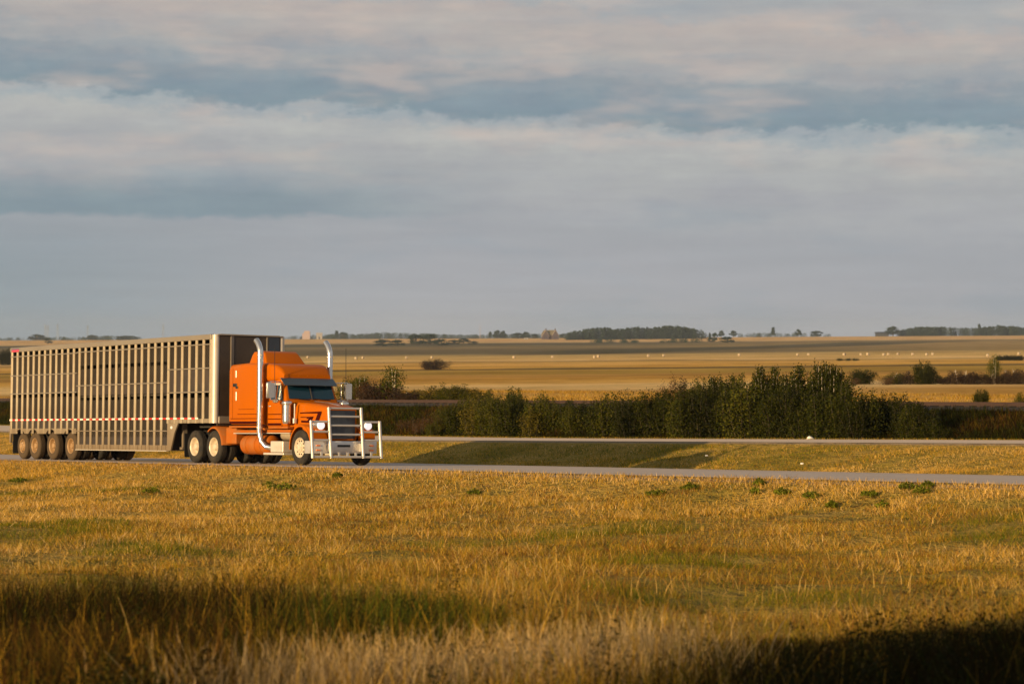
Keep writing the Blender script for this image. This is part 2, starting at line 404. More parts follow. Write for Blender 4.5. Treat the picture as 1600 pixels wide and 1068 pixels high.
def terrain(X, Y):
    X = np.asarray(X, float); Y = np.asarray(Y, float); k, n = kn(X, Y)
    near = zroad(k)+np.interp(n, [a for a, b in HN], [b for a, b in HN])
    rough = np.where((n < -4) | ((n > 9.5) & (n < 23)), 1.0, 0.0)*np.clip(np.maximum(-n-4, np.minimum(n-9.5, 23-n)), 0, 1)
    near = near + rough*((fbm(X, Y, 6, 3)-.5)*.30+(fbm(X, Y, 1.3, 2, TAB2)-.5)*.26)
    zt = zrail(k); w1 = np.clip((n-36.8)/4.6, 0, 1)                      # foot to top of the railway bank
    bank = near*(1-w1)+zt*w1
    z = np.where(n > 36.8, bank, near)
    w2 = np.clip((n-45.0)/6.0, 0, 1); w2 = w2*w2*(3-2*w2)
    return np.where(n > 45.0, zt*(1-w2)+field(X, Y)*w2, z)
def T1(x, y): return float(terrain(np.array([x]), np.array([y]))[0])
def hit(u, v, y0=12, y1=9000):
    """ground point seen at photo position u, v"""
    a = (u-800)/FPX; b = -(v-527)/FPX
    Y = np.exp(np.linspace(math.log(y0), math.log(y1), 6000)); d = b*Y-terrain(a*Y, Y)
    s = np.where((d[:-1] > 0) & (d[1:] <= 0))[0]
    if len(s) == 0: i = int(np.argmin(np.where(Y > 2500, np.abs(d), 1e9)))
    else: i = int(s[0])
    return a*Y[i], float(Y[i])
def on_n(u, n):
    a = (u-800)/FPX; x0, y0 = xy(0, n); k = (a*y0-x0)/(FX-a*FY); return xy(k, n)

def build_ground():
    def lines(lo, hi, core):
        g = list(core); st = 2.5
        a = core[-1]
        while a < hi: st *= 1.05; a += st; g.append(a)
        a = core[0]; st = 2.5
        while a > lo: st *= 1.05; a -= st; g.insert(0, a)
        return np.array(g)
    kl = lines(-16000, 9000, np.arange(-130, 80.1, 1.0))
    ncore = sorted(set([round(a, 3) for a in np.arange(-60, 56, 1.0)]+[-3.6,-3.2,-2.7,8.3,8.9,10.5,24.2,35.2,36.2,36.8,41.4,-2.69,8.29,24.19,24.21,34.01,33.99]))
    nl = lines(-3500, 16000, ncore)
    K, N = np.meshgrid(kl, nl); X, Y = xy(K, N); Z = terrain(X, Y)
    under = ((N > -2.695) & (N < 8.295)) | ((N > 24.205) & (N < 34.0))
    Z = Z - np.where(under, .06, 0)
    h, w = K.shape
    co = np.stack([X, Y, Z], -1).reshape(-1, 3)
    idx = np.arange(h*w).reshape(h, w)
    q = np.stack([idx[:-1,:-1], idx[:-1,1:], idx[1:,1:], idx[1:,:-1]], -1).reshape(-1, 4)
    me = mesh_np('ground', co, q, smooth=True)
    o = finish('ground', me, ground_mat()); tag(o, kind='structure')

def mesh_np(name, co, quads, tone=None, smooth=False, uvn=None):
    me = bpy.data.meshes.new(name); nv = len(co); nq = len(quads); c = quads.shape[1]
    me.vertices.add(nv); me.vertices.foreach_set('co', np.ascontiguousarray(co, np.float32).ravel())
    me.loops.add(nq*c); me.loops.foreach_set('vertex_index', quads.astype(np.int32).ravel())
    me.polygons.add(nq); me.polygons.foreach_set('loop_start', np.arange(0, nq*c, c, dtype=np.int32))
    me.update(calc_edges=True)
    if smooth: me.polygons.foreach_set('use_smooth', np.ones(nq, bool))
    if tone is not None:
        at = me.color_attributes.new('tone', 'FLOAT_COLOR', 'POINT')
        at.data.foreach_set('color', np.concatenate([tone, np.ones((nv, 1))], 1).astype(np.float32).ravel())
    return me

def ground_mat():
    m = bpy.data.materials.new('prairie_ground'); m.use_nodes = True
    T = NT(m.node_tree); bs = T.n['Principled BSDF']
    pos = T.new('ShaderNodeNewGeometry').outputs['Position']; X, Y, Z = T.sep(pos)[:3]
    n = T.math('ADD', T.math('MULTIPLY', T.math('SUBTRACT', X, W0[0]), NX), T.math('MULTIPLY', T.math('SUBTRACT', Y, W0[1]), NY))
    # near side soil under the grass
    p1 = T.noise(pos, .35, 4, .6); p2 = T.noise(pos, 2.2, 4, .65)
    near = T.mix(T.smooth(p1, .35, .65), (.42,.27,.06), (.28,.20,.035)); near = T.mix(T.smooth(p2, .55, .78), near, (.18,.10,.03))
    gravel = T.mix(p2, (.40,.29,.17), (.28,.20,.12))
    def band(a, b, e=.15): return T.math('MULTIPLY', T.smooth(n, a-e, a+e), T.smooth(n, b+e, b-e))
    c = T.mix(band(-3.4, -2.6), near, gravel); c = T.mix(band(8.2, 9.1), c, gravel); c = T.mix(band(23.9, 24.3), c, gravel)
    c = T.mix(band(33.9, 34.6), c, gravel)
    c = T.mix(band(35.5, 44.9, .6), c, T.mix(p1, (.030,.026,.005), (.045,.030,.008)))
    # the fields beyond the railway: strips of stubble, hay and pasture
    lY = T.math('LOGARITHM', Y, math.e)
    nz = T.math('SUBTRACT', T.noise(T.comb(T.math('MULTIPLY', X, .0035), T.math('MULTIPLY', Y, .006), 0), 1, 3, .5), .5)
    nz2 = T.math('SUBTRACT', T.noise(T.comb(T.math('MULTIPLY', X, .03), T.math('MULTIPLY', Y, .02), 5), 1, 5, .65), .5)
    q = T.math('ADD', T.math('ADD', lY, T.math('MULTIPLY', nz, .13)), T.math('MULTIPLY', nz2, .075))
    a0, a1 = math.log(100), math.log(9000)
    f = T.math('DIVIDE', T.math('SUBTRACT', q, a0), a1-a0, clamp=True)
    def at(v):
        x, y = hit(900, v, 100, 8000); return (math.log(y)-a0)/(a1-a0)
    S = lambda r, g, b: (r, g, b)
    gold, tan, pale = S(.78,.43,.085), S(.82,.48,.125), S(.90,.60,.25)
    olive, brown, dk = S(.46,.29,.05), S(.58,.31,.07), S(.17,.115,.04)
    stops = [(0, gold), (at(622), tan), (at(611), brown), (at(606.5), pale), (at(601), pale), (at(598), tan), (at(592), gold), (at(587), brown), (at(582), olive), (at(578), S(.58,.35,.07)),
             (at(576.2), dk), (at(574.6), dk), (at(573.5), gold), (at(567), tan), (at(564), S(.46,.27,.09)), (at(562.6), pale), (at(560), S(.80,.52,.18)), (at(554), S(.62,.41,.15)),
             (at(551.5), S(.19,.15,.075)), (at(546), S(.18,.13,.06)), (at(541), S(.30,.21,.09)), (at(538), S(.15,.12,.05)), (at(535.5), S(.10,.085,.045)), (at(534.2), S(.74,.47,.20)), (at(530), S(.78,.46,.17)), (.97, S(.68,.41,.15)), (1, S(.25,.20,.10))]
    stops = sorted(stops, key=lambda s_: s_[0])
    fld = T.ramp(f, stops)
    east = T.math('MULTIPLY', T.math('MULTIPLY', T.smooth(X, 60, 420), T.smooth(Y, 1250, 1500)), T.smooth(Y, 3100, 2900))
    fld = T.mix(T.math('MULTIPLY', east, .75), fld, (.46,.30,.11))
    # long dark ploughed strip that runs obliquely up the slope
    st = T.math('SUBTRACT', Y, T.math('ADD', 1450, T.math('MULTIPLY', X, 2.6)))
    stn = T.math('ADD', st, T.math('MULTIPLY', nz, 300))
    sm = T.math('MULTIPLY', T.math('MULTIPLY', T.smooth(stn, -60, 40), T.smooth(stn, 420, 300)), T.smooth(Y, 3000, 2700))
    sm = T.math('MULTIPLY', sm, T.smooth(X, -40, 60))
    fld = T.mix(T.math('MULTIPLY', sm, .85), fld, (.085,.075,.038))
    mott = T.noise(T.comb(T.math('MULTIPLY', X, .02), T.math('MULTIPLY', Y, .012), 3), 1, 6, .7)
    fld = T.mix(T.smooth(mott, .42, .66), fld, T.mix(1.0, fld, (.68,.62,.48), 'MULTIPLY'))
    fine = T.noise(T.comb(T.math('MULTIPLY', X, .25), T.math('MULTIPLY', Y, .12), 7), 1, 5, .7)
    fld = T.mix(T.smooth(fine, .5, .8), fld, T.mix(1.0, fld, (.62,.62,.55), 'MULTIPLY'))
    # line the swathes left by the mower draw across the fields
    sw = T.math('SINE', T.math('ADD', T.math('MULTIPLY', Y, .14), T.math('MULTIPLY', fine, 9)))
    fld = T.mix(T.math('MULTIPLY', T.smooth(sw, .2, 1), .20), fld, T.mix(1.0, fld, (.7,.62,.5), 'MULTIPLY'))
    c = T.mix(T.smooth(n, 44.5, 47), c, fld)
    T.put(bs.inputs['Base Color'], c); bs.inputs['Roughness'].default_value = 1; bs.inputs['Specular IOR Level'].default_value = .05
    bp = T.new('ShaderNodeBump'); bp.inputs['Strength'].default_value = 1.0; bp.inputs['Distance'].default_value = .9
    T.put(bp.inputs['Height'], T.noise(pos, 1.1, 5, .7)); T.l.new(bp.outputs[0], bs.inputs['Normal'])
    return m
build_ground()

# ------------------------------------------------------------------ roads and railway
def strip(name, n0, n1, k0, k1, mat, dz, step=1.0, dash=None, zf=None):
    ks = np.arange(k0, k1, step); mb = MB()
    ns = np.linspace(n0, n1, max(2, int((n1-n0)/1.0)+1))
    def P(k, n):
        x, y = xy(k, n); z = (float(zf(k)) if zf else float(zroad(k))+float(np.interp(n, [a for a, b in HN], [b for a, b in HN])))+dz
        return (x, y, z)
    for a in ks:
        if dash and (a % (dash[0]+dash[1])) > dash[0]: continue
        for i in range(len(ns)-1):
            mb.add([P(a, ns[i]), P(a+step, ns[i]), P(a+step, ns[i+1]), P(a, ns[i+1])], [(0,1,2,3)])
    import bmesh
    me = bpy.data.meshes.new(name); me.from_pydata(mb.v, [], mb.f)
    bm = bmesh.new(); bm.from_mesh(me); bmesh.ops.remove_doubles(bm, verts=bm.verts, dist=.0005); bm.to_mesh(me); bm.free()
    return tag(finish(name, me, mat), kind='structure')
strip('road', -2.7, 8.3, -420, 110, 'asphalt', .012, 2.0)
strip('road', 24.2, 34.0, -420, 110, 'asphalt_far', .012, 2.0)
for nn, w, m_, ds in ((-.35, .12, 'paint_white', None), (3.55, .12, 'paint_white', (3, 6)), (7.2, .12, 'paint_yellow', None), (25.6, .12, 'paint_yellow', None), (29.2, .12, 'paint_white', (3, 6)), (32.9, .12, 'paint_white', None)):
    o = strip('road_marking', nn, nn+w, -300, 90, m_, .017, 1.0, ds)
def build_rail():
    k0, k1, st = -300, 90, 3.0
    mb = MB(); ks = np.arange(k0, k1+st, st)
    prof = [(41.2, .02), (41.9, .16), (44.6, .16), (45.4, .0)]
    secs = []
    for k in ks:
        z = float(zrail(k)); secs.append([(*xy(k, n), z+h) for n, h in prof])
    mb.loft(secs, closed=False, cap=False)
    tag(mb.build('railway_bed', 'ballast'), kind='structure')
    for n in (42.5, 43.94):
        mb = MB(); secs = []
        for k in ks:
            z = float(zrail(k))+.16; secs.append([(*xy(k, n-.07), z), (*xy(k, n-.035), z+.19), (*xy(k, n+.035), z+.19), (*xy(k, n+.07), z)])
        mb.loft(secs, closed=True, cap=True); tag(mb.build('railway_track', 'rust'), kind='structure')
    mb = MB()
    for k in np.arange(-120, 40, .8):
        z = float(zrail(k))+.17; c = xy(k, 43.22)
        pts = []
        for dk, dn in ((-.12,-1.25),(.12,-1.25),(.12,1.25),(-.12,1.25)):
            pts.append((c[0]+dk*FX+dn*NX, c[1]+dk*FY+dn*NY))
        mb.add([(a, b, z-.1) for a, b in pts]+[(a, b, z+.035) for a, b in pts], [(0,1,5,4),(1,2,6,5),(2,3,7,6),(3,0,4,7),(4,5,6,7)])
    tag(mb.build('railway_ties', 'sleeperwood'), kind='structure')
build_rail()
# ==== TRUCK ====
EX = Vector((FX, FY, .031)).normalized(); EY = Vector((NX, NY, -.030)); EY = (EY-EX*EY.dot(EX)).normalized(); EZ = EX.cross(EY)
def truck_frame(name):
    e = empty(name); R = Matrix((EX, EY, EZ)).transposed().to_4x4()
    c = xy(0, 1.15); e.matrix_world = Matrix.Translation((c[0], c[1], -3.85-.03*1.15+.014)) @ R
    return e
SM = 35
def tyre(mb, x, yo, s, R, w=.28):
    """tyre lathe; yo = outer face, s = side sign, profile runs inwards"""
    b = R-.235
    p = [(b,.025),(b+.04,.0),(b+.11,-.004),(R-.055,.004),(R-.012,.035),(R,.06),(R,.095),(R-.012,.10),(R-.012,.112),(R,.117),(R,.160),(R-.012,.165),(R-.012,.177),(R,.182),(R,w-.06),(R-.012,w-.035),(R-.055,w-.004),(b+.04,w),(b,w-.02),(b-.02,w*.5),(b,.025)]
    mb.lathe([(r, -s*a) for r, a in p], 'y', 40, (x, yo, R))
def wheel(parent, x, side, R=.53, kind='front', rim='rim', rub='rubber', yo=1.15):
    y = side*yo; b = R-.235; mb = MB()
    if kind == 'front':
        p = [(b+.012,.02),(b+.004,.004),(b-.02,.03),(b-.035,.06),(b-.05,.065),(.15,.03),(.14,.0),(.10,-.012),(.09,-.035),(.055,-.05),(.001,-.052)]
    else:
        p = [(b+.012,.02),(b+.004,.004),(b-.018,.02),(b-.03,.055),(b-.045,.15),(b-.07,.175),(.14,.18),(.135,.165),(.115,.16),(.105,.06),(.085,.035),(.001,.03)]
    mb.lathe([(r, -side*a) for r, a in p], 'y', 36, (x, y, R))
    rm = mb.build('wheel', rim, parent, 40)
    hb = MB(); dd = .042 if kind == 'front' else .17
    for k in range(10 if kind == 'front' else 0):
        t = 2*PI*k/10; rr_ = .205 if kind == 'front' else .215
        hb.lathe([(.028,-side*(dd-.004)),(.001,-side*(dd-.006))] , 'y', 10, (x+rr_*math.cos(t), y, R+rr_*math.sin(t)))
    if kind == 'front': hb.build('hand_hole', 'black', rm)
    lb = MB()
    for k in range(10):
        t = 2*PI*(k+.5)/10; q = .115 if kind == 'front' else .155
        lb.tube([(x+q*math.cos(t), y-side*.04 if kind == 'front' else y-side*.18, R+q*math.sin(t)), (x+q*math.cos(t), y-side*(-.012 if kind == 'front' else .12), R+q*math.sin(t))], .014, 6)
    lb.build('lug_nut', 'alu', rm)
    t1 = MB(); tyre(t1, x, y, side, R); t1.build('tyre', rub, rm, 50)
    if kind != 'front':
        t2 = MB(); tyre(t2, x, y-side*.32, side, R); t2.build('tyre', 'rubber', rm, 50)
    return rm
def arch(mb, x, zc, R, a0, a1, y0, y1, th=.03, n=18, mi=0):
    """curved mudguard over a wheel"""
    secs = []
    for i in range(n+1):
        t = math.radians(a0+(a1-a0)*i/n); c, s_ = math.cos(t), math.sin(t)
        P = lambda r, y: (x+r*c, y, zc+r*s_)
        ysg = 1 if y1 > y0 else -1
        secs.append([P(R-.02, y0), P(R+th*.6, y0), P(R+th+.02, y0+ysg*.05), P(R+th+.03, y1), P(R, y1), P(R-.005, y0+ysg*.06)])
    mb.loft(secs, mi=mi)

def build_tractor():
    t = tag(truck_frame('semi_truck'), 'orange long-nose semi truck with tall chrome exhaust stacks pulling a livestock trailer on the highway', 'truck')
    # chassis
    mb = MB(); mb.box(-7.4, .6, -.45, -.37, .74, 1.0); mb.box(-7.4, .6, .37, .45, .74, 1.0)
    for x in (-7.3, -6.2, -4.9, -3.4, -2.0, -.7, .5): mb.box(x-.06, x+.06, -.37, .37, .78, .96)
    for x in (0, -5.56, -6.9): mb.tube([(x, -.9, .53), (x, .9, .53)], .075, 10)
    for x in (-5.56, -6.9): mb.lathe([(.001,-.2),(.17,-.14),(.21,0),(.17,.14),(.001,.2)], 'y', 14, (x, 0, .53))
    mb.box(-2.0, -.4, -.4, .4, .62, 1.15, b=.05)
    mb.build('chassis', 'belly', t)
    mb = MB(); mb.box(-6.9, -5.5, -.5, .5, 1.06, 1.14, b=.03); mb.build('fifth_wheel', 'belly', t)
    # sleeper
    mb = MB()
    mb.loft([rr(-4.62,1.02,1.26,2.98,.14), rr(-4.60,1.10,1.24,3.06,.14), rr(-4.50,1.125,1.22,3.12,.13), rr(-3.6,1.125,1.22,3.15,.13), rr(-2.56,1.125,1.22,3.13,.13), rr(-2.50,1.115,1.24,3.10,.13), rr(-2.48,1.08,1.28,3.06,.13)])
    sl = mb.build('sleeper', 'orange', t, SM)
    mb = MB(); mb.box(-4.30,-4.05,-1.150,-1.120,2.42,2.52,b=.01); mb.box(-4.12,-3.98,-1.152,-1.120,2.36,2.43,b=.01); mb.build('vent', 'black', sl)
    mb = MB(); mb.box(-4.14,-4.06,-1.142,-1.120,1.98,2.26,b=.008); mb.box(-4.16,-4.08,-1.142,-1.120,2.70,2.93,b=.008); mb.build('hatch_hinge', 'alu', sl)
    mb = MB()   # fine seams round the luggage hatch
    for x0,x1,z0,z1 in ((-3.95,-2.9,1.70,1.712),(-4.34,-4.328,1.40,3.0)): mb.box(x0,x1,-1.1275,-1.122,z0,z1)
    mb.build('seam', 'maroon', sl)
    # roof
    mb = MB(); mb.loft([rr(-2.60,1.07,2.55,3.12,.12), rr(-2.25,1.02,2.55,3.11,.13), rr(-1.95,.94,2.56,3.06,.13), rr(-1.74,.88,2.58,2.95,.12), rr(-1.58,.82,2.60,2.78,.07)])
    mb.build('roof_cap', 'orange', t, SM)
    mb = MB(); mb.loft([rr(-3.84,.82,3.06,3.42,.06,hwt=.72), rr(-3.76,.84,3.06,3.52,.06,hwt=.70), rr(-3.40,.82,3.06,3.54,.07,hwt=.64), rr(-3.22,.80,3.06,3.46,.07,hwt=.62), rr(-2.95,.78,3.05,3.16,.05,hwt=.70)])
    mb.build('roof_fairing', 'orange', t, SM)
    # cab
    mb = MB()
    mb.loft([rr(-2.50,.95,1.14,2.66,.12,hwt=.88), rr(-1.80,.97,1.14,2.70,.12,hwt=.88), rr(-1.60,.97,1.14,2.63,.12,hwt=.87), rr(-1.50,.965,1.14,2.50,.12,hwt=.87), rr(-1.26,.95,1.14,1.97,.10,hwt=.92), rr(-1.20,.90,1.16,1.90,.08,hwt=.88)])
    cab = mb.build('cab', 'orange', t, SM)
    wx = lambda z: -1.255-(z-1.97)*.455
    mb = MB()
    for s in (-1, 1):
        q = [(wx(2.02)+.022, s*.03, 2.02), (wx(2.02)+.020, s*.80, 2.02), (wx(2.50)+.020, s*.76, 2.50), (wx(2.50)+.022, s*.03, 2.50)]
        q2 = [(x-.03, y, z) for x, y, z in q]; mb.add(q+q2, [(0,1,2,3),(4,7,6,5),(0,4,5,1),(1,5,6,2),(2,6,7,3),(3,7,4,0)])
    ws = mb.build('windshield', 'glass', t)
    mb = MB(); mb.box(0,0.001,0,0.001,0,0.001)
    mb = MB(); mb.tube([(wx(2.0)+.03,0,2.0),(wx(2.53)+.03,0,2.53)], .022, 8); mb.build('divider', 'black', ws)
    mb = MB()
    for yy in (-.10, .62): mb.tube([(wx(2.0)+.06, yy, 1.99), (wx(2.0)+.045, yy-.55, 2.03)], .012, 6)
    mb.build('wiper', 'black', t)
    mb = MB(); secs = []
    for i in range(9):
        y = -.93+1.86*i/8; c = 1-(abs(y)/.93)**2
        secs.append([(-1.60+.05*c, y, 2.66), (-1.32+.10*c, y*1.0, 2.44), (-1.33+.10*c, y*1.0, 2.425), (-1.62+.05*c, y, 2.645)])
    mb.loft(secs); mb.build('sun_visor', 'visor', t, 50)
    for s in (-1, 1):
        mb = MB(); y = s*.978
        mb.add([(x, y*k, z) for k in (1, .985) for x, z in ((-2.30,1.18),(-1.42,1.18),(-1.42,1.93),(-2.30,1.93))], [(0,1,2,3),(4,7,6,5),(0,4,5,1),(1,5,6,2),(2,6,7,3),(3,7,4,0)])
        dr = mb.build('door', 'orange', t)
        mb = MB(); mb.box(-2.22,-2.10,min(y*1.0,y*1.03),max(y*1.0,y*1.03),1.78,1.82,b=.006); mb.build('handle','chrome',dr)
        def yz(z): return s*(.978-(z-1.30)/(2.58-1.30)*.09+.012)
        for nm, xs in (('side_window', ((-2.22,-1.88),(-2.22,-1.86))), ('quarter_window', ((-1.82,-1.44),(-1.80,-1.62)))):
            (xa, xb), (xc, xd) = xs; q = [(xa, yz(1.98), 1.98), (xb, yz(1.98), 1.98), (xd, yz(2.44), 2.44), (xc, yz(2.44), 2.44)]
            q2 = [(a, b-s*.02, c) for a, b, c in q]
            mb = MB(); mb.add(q+q2, [(0,1,2,3),(4,7,6,5),(0,4,5,1),(1,5,6,2),(2,6,7,3),(3,7,4,0)]); mb.build(nm, 'glass', t)
        mb = MB(); mb.box(-2.24,-1.60,min(yz(2.5),yz(2.5)+s*.02),max(yz(2.5),yz(2.5)+s*.02),2.44,2.50); mb.build('drip_rail','alu',t)
    # hood
    mb = MB()
    mb.loft([rr(-1.24,.80,.95,1.93,.14,hwt=.76), rr(-.6,.74,.95,1.90,.16,hwt=.66), rr(0,.66,.90,1.85,.17,hwt=.58), rr(.40,.57,.80,1.79,.15,hwt=.52), rr(.52,.54,.74,1.76,.10,hwt=.50), rr(.57,.50,.76,1.72,.08,hwt=.47)])
    hd = mb.build('hood', 'orange', t, SM)
    mb = MB(); mb.tube([(-1.1,0,1.945),(-.3,0,1.90),(.42,0,1.795)], .014, 6); mb.build('hood_seam','chrome',hd)
    mb = MB(); mb.box(.575,.60,-.43,.43,.80,1.66); g = mb.build('grille', 'grille', t)
    mb = MB()
    for i in range(21): y = -.42+.84*i/20; mb.box(.60,.612,y-.006,y+.006,.80,1.66)
    mb.build('grille_bar', 'nose_blue', g)
    mb = MB(); f = .03
    for b in ((-.47,.47,1.655,1.70),(-.47,.47,.76,.80)): mb.box(.57,.625,b[0],b[1],b[2],b[3],b=.01)
    for y in (-.47,.43): mb.box(.57,.625,y,y+.04,.80,1.655,b=.01)
    mb.build('grille_surround', 'orange', t)
    # fenders, lamps
    for s in (-1, 1):
        mb = MB(); arch(mb, 0, .54, .635, -2, 186, s*1.13, s*.55, .04, 24)
        fd = mb.build('fender', 'orange', t, 50)
        mb = MB(); secs = []
        for x, z0, z1, h in ((.10,1.06,1.20,.27),(.40,.95,1.16,.27),(.62,.80,1.08,.27),(.70,.78,1.02,.25)):
            secs.append([(x, s*.83+(p[1]), p[2]) for p in rr(x, h, z0, z1, .05)])
        mb.loft(secs); mb.build('fender_nose', 'orange', fd, SM)
        mb = MB(); mb.loft([[(x, s*.82+p[1], p[2]) for p in rr(x, h, 1.20-h, 1.20+h, h*.95)] for x, h in ((.28,.06),(.42,.115),(.70,.125),(.715,.118))])
        hl = mb.build('headlight', 'chrome', t, 50)
        mb = MB(); mb.lathe([(.130,.716),(.120,.745),(.08,.765),(.001,.775)], 'x', 20, (0, s*.82, 1.20)); mb.build('lens','headlamp',hl,60)
        mb = MB(); mb.box(.66,.70,s*.82-.16,s*.82+.16,1.03,1.075,b=.01); mb.build('turn_signal','amber',hl)
    # bumper and bull bar
    mb = MB(); secs = []
    for y, x in ((-1.19,.52),(-1.16,.66),(-1.0,.735),(0,.755),(1.0,.735),(1.16,.66),(1.19,.52)):
        secs.append([(x-.12,y,.36),(x,y,.36),(x+.012,y,.40),(x+.012,y,.70),(x,y,.735),(x-.12,y,.735)])
    mb.loft(secs); bp = mb.build('bumper', 'bumper', t, 40)
    mb = MB(); mb.box(.768,.780,-.27,.17,.555,.625,b=.004); mb.build('plate', 'black', bp)
    mb = MB()
    for s in (-1,1):
        for z in (.46,.60): mb.box(.745,.775,s*.93-.07,s*.93+.07,z-.02,z+.02,b=.006)
    mb.build('fog_lamp','amber',bp)
    bxx = lambda z: .98-.115*(z-.24)
    o = MB(); C0 = -.05
    for yy, zt in ((-1.19,1.34),(-.56,1.74),(.56,1.74),(1.19,1.34)):
        o.tube([(bxx(.22), C0+yy, .22), (bxx(zt), C0+yy, zt)], .050, 12)
    bb = o.build('bull_bar', 'bar', t, 50)
    o = MB()
    for z in (1.715,1.47,1.20,.93): o.tube([(bxx(z), C0-.52, z), (bxx(z), C0+.52, z)], .033, 10)
    for s in (-1,1):
        for z in (1.31,1.01,.76): o.tube([(bxx(z), C0+s*.60, z), (bxx(z), C0+s*1.15, z)], .033, 10)
    o.tube([(bxx(.26), C0-1.15, .26), (bxx(.26), C0+1.15, .26)], .038, 10)
    o.build('cross_tube', 'bar', bb, 50)
    o = MB()
    for yy in (-.88,-.28,0.02,.30,.84): o.box(bxx(.33)-.02,bxx(.33)+.02,C0+yy-.03,C0+yy+.03,.27,.40)
    for yy in (-.56,.56):
        o.box(.75,.94,C0+yy-.02,C0+yy+.02,.42,.66)
    o.build('bracket', 'bar', bb)
    # stacks
    for s in (-1, 1):
        x, y = -2.34, s*1.235
        pts = [(x+.55,s*.72,.50),(x+.40,s*.95,.50),(x+.22,s*1.13,.55),(x+.06,s*1.20,.70),(x,y,.98),(x,y,3.42),(x-.012,y,3.50),(x-.05,y,3.60),(x-.14,y,3.73),(x-.27,y,3.83)]
        mb = MB(); mb.tube(pts, [.08]*4+[.092]*6, 18)
        st = mb.build('exhaust_stack', 'chrome', t, 60)
        mb = MB()
        for z in (1.12, 3.35): mb.tube([(x,y,z),(x,y,z+.03)], .101, 16)
        mb.tube([(x,y,2.9),(x-.14,s*1.08,2.9)], .02, 6); mb.tube([(x,y,1.5),(x-.14,s*1.08,1.5)], .02, 6)
        mb.build('clamp', 'alu', st)
        # air cleaner
        ax, ay = -1.05, s*1.0
        mb = MB(); mb.lathe([(.001,1.25),(.11,1.25),(.128,1.28),(.128,1.33),(.134,1.335),(.134,1.36),(.128,1.365),(.128,1.82),(.150,1.83),(.158,1.86),(.158,1.90),(.14,1.93),(.06,1.95),(.001,1.95)], 'z', 24, (ax, ay, 0))
        mb.build('air_cleaner', 'chrome', t, 40)
        mb = MB()
        mb.tube([(-.82,s*.86,1.30),(-.82,s*.86,1.86)], .022, 8); mb.box(-.86,-.78,s*.86-.05,s*.86+.05,1.26,1.42,b=.01)
        mb.build('grab_bracket','alu',t)
        # tank
        ty = s*.80; mb = MB(); mb.lathe([(.001,-3.98),(.16,-3.975),(.26,-3.94),(.30,-3.86),(.30,-2.30),(.26,-2.22),(.16,-2.19),(.001,-2.185)], 'x', 30, (0, ty, .60))
        tk = mb.build('fuel_tank', 'orange_dusty', t, 50)
        mb = MB()
        for x2 in (-3.55,-2.95,-2.62): mb.lathe([(.304,x2-.03),(.311,x2-.028),(.311,x2+.028),(.304,x2+.03)], 'x', 30, (0,ty,.60))
        mb.build('strap', 'orange_dusty', tk)
        mb = MB(); mb.box(-1.92,-1.14,min(s*1.08,s*.6),max(s*1.08,s*.6),.38,.72,b=.015); bx_ = mb.build('battery_box','alu',t)
        mb = MB(); mb.box(-2.30,-1.02,min(s*1.12,s*.55),max(s*1.12,s*.55),.30,.365,b=.01); mb.build('step','alu',t)
        mb = MB(); mb.lathe([(.001,-1.5),(.12,-1.48),(.15,-1.44),(.15,-.85),(.001,-.83)], 'x', 18, (0,s*.85,.90)); mb.build('air_tank','post',t,40)
        # skirts under the body
        mb = MB(); mb.box(-4.55,-2.42,min(s*1.14,s*.9),max(s*1.14,s*.9),1.13,1.19,b=.015); mb.box(-2.20,-.98,min(s*1.02,s*.8),max(s*1.02,s*.8),1.10,1.17,b=.015)
        mb.box(-4.20,-2.42,min(s*1.12,s*.7),max(s*1.12,s*.7),.97,1.06,b=.02); mb.box(-2.20,-.72,min(s*1.06,s*.7),max(s*1.06,s*.7),.98,1.07,b=.02)
        mb.build('side_skirt','orange_dusty',t)
        mb = MB(); mb.box(-4.26,-2.45,min(s*1.125,s*.8),max(s*1.125,s*.8),.945,.967); mb.box(-2.2,-.75,min(s*1.065,s*.8),max(s*1.065,s*.8),.955,.977); mb.build('skirt_trim','alu',t)
        # drive fender and panel behind it
        mb = MB(); arch(mb, -5.56, .53, .60, 5, 128, s*1.17, s*.52, .035, 16)
        mb.build('quarter_fender','orange_dusty',t,50)
        mb = MB(); mb.box(-4.93,-4.25,min(s*1.04,s*.6),max(s*1.04,s*.6),.62,1.14,b=.03); mb.build('tool_box','orange_dusty',t)
        # mirrors
        mx_, my = -1.44, s*1.36
        mb = MB(); mb.loft([[(x_,my+p[1],p[2]) for p in rr(x_, .10, 2.04, 2.50, .03)] for x_ in (-1.50,-1.47,-1.40,-1.36)])
        mr = mb.build('mirror','chrome',t,40)
        mb = MB(); mb.box(-1.512,-1.500,my-.085,my+.085,2.07,2.47); mb.build('mirror_glass','glass',mr)
        mb = MB()
        for z in (2.54, 1.98): mb.tube([(-1.55,s*.93,z-.02),(-1.44,s*1.2,z),(-1.43,my,z)], .014, 8)
        mb.tube([(-1.43,my,2.54),(-1.43,my,1.98)], .014, 8); mb.tube([(-1.50,s*1.16,2.54),(-1.50,s*1.16,1.98)], .016, 8)
        mb.tube([(-1.43,my+s*.14,2.50),(-1.43,my+s*.14,2.04)], .014, 8); mb.tube([(-1.43,my,2.52),(-1.43,my+s*.14,2.50)], .014, 8); mb.tube([(-1.43,my,2.02),(-1.43,my+s*.14,2.04)], .014, 8)
        mb.lathe([(.001,-.10),(.09,-.07),(.10,0),(.06,.03),(.001,.03)],'z',14,(-1.40,s*1.20,1.97))
        mb.build('mirror_arm','chrome',t,40)
        mb = MB(); mb.tube([(-1.44,s*(1.30 if s > 0 else 1.22),2.5),(-1.46,s*(1.30 if s > 0 else 1.22),3.62)], .009, 5); mb.build('antenna','black',t)
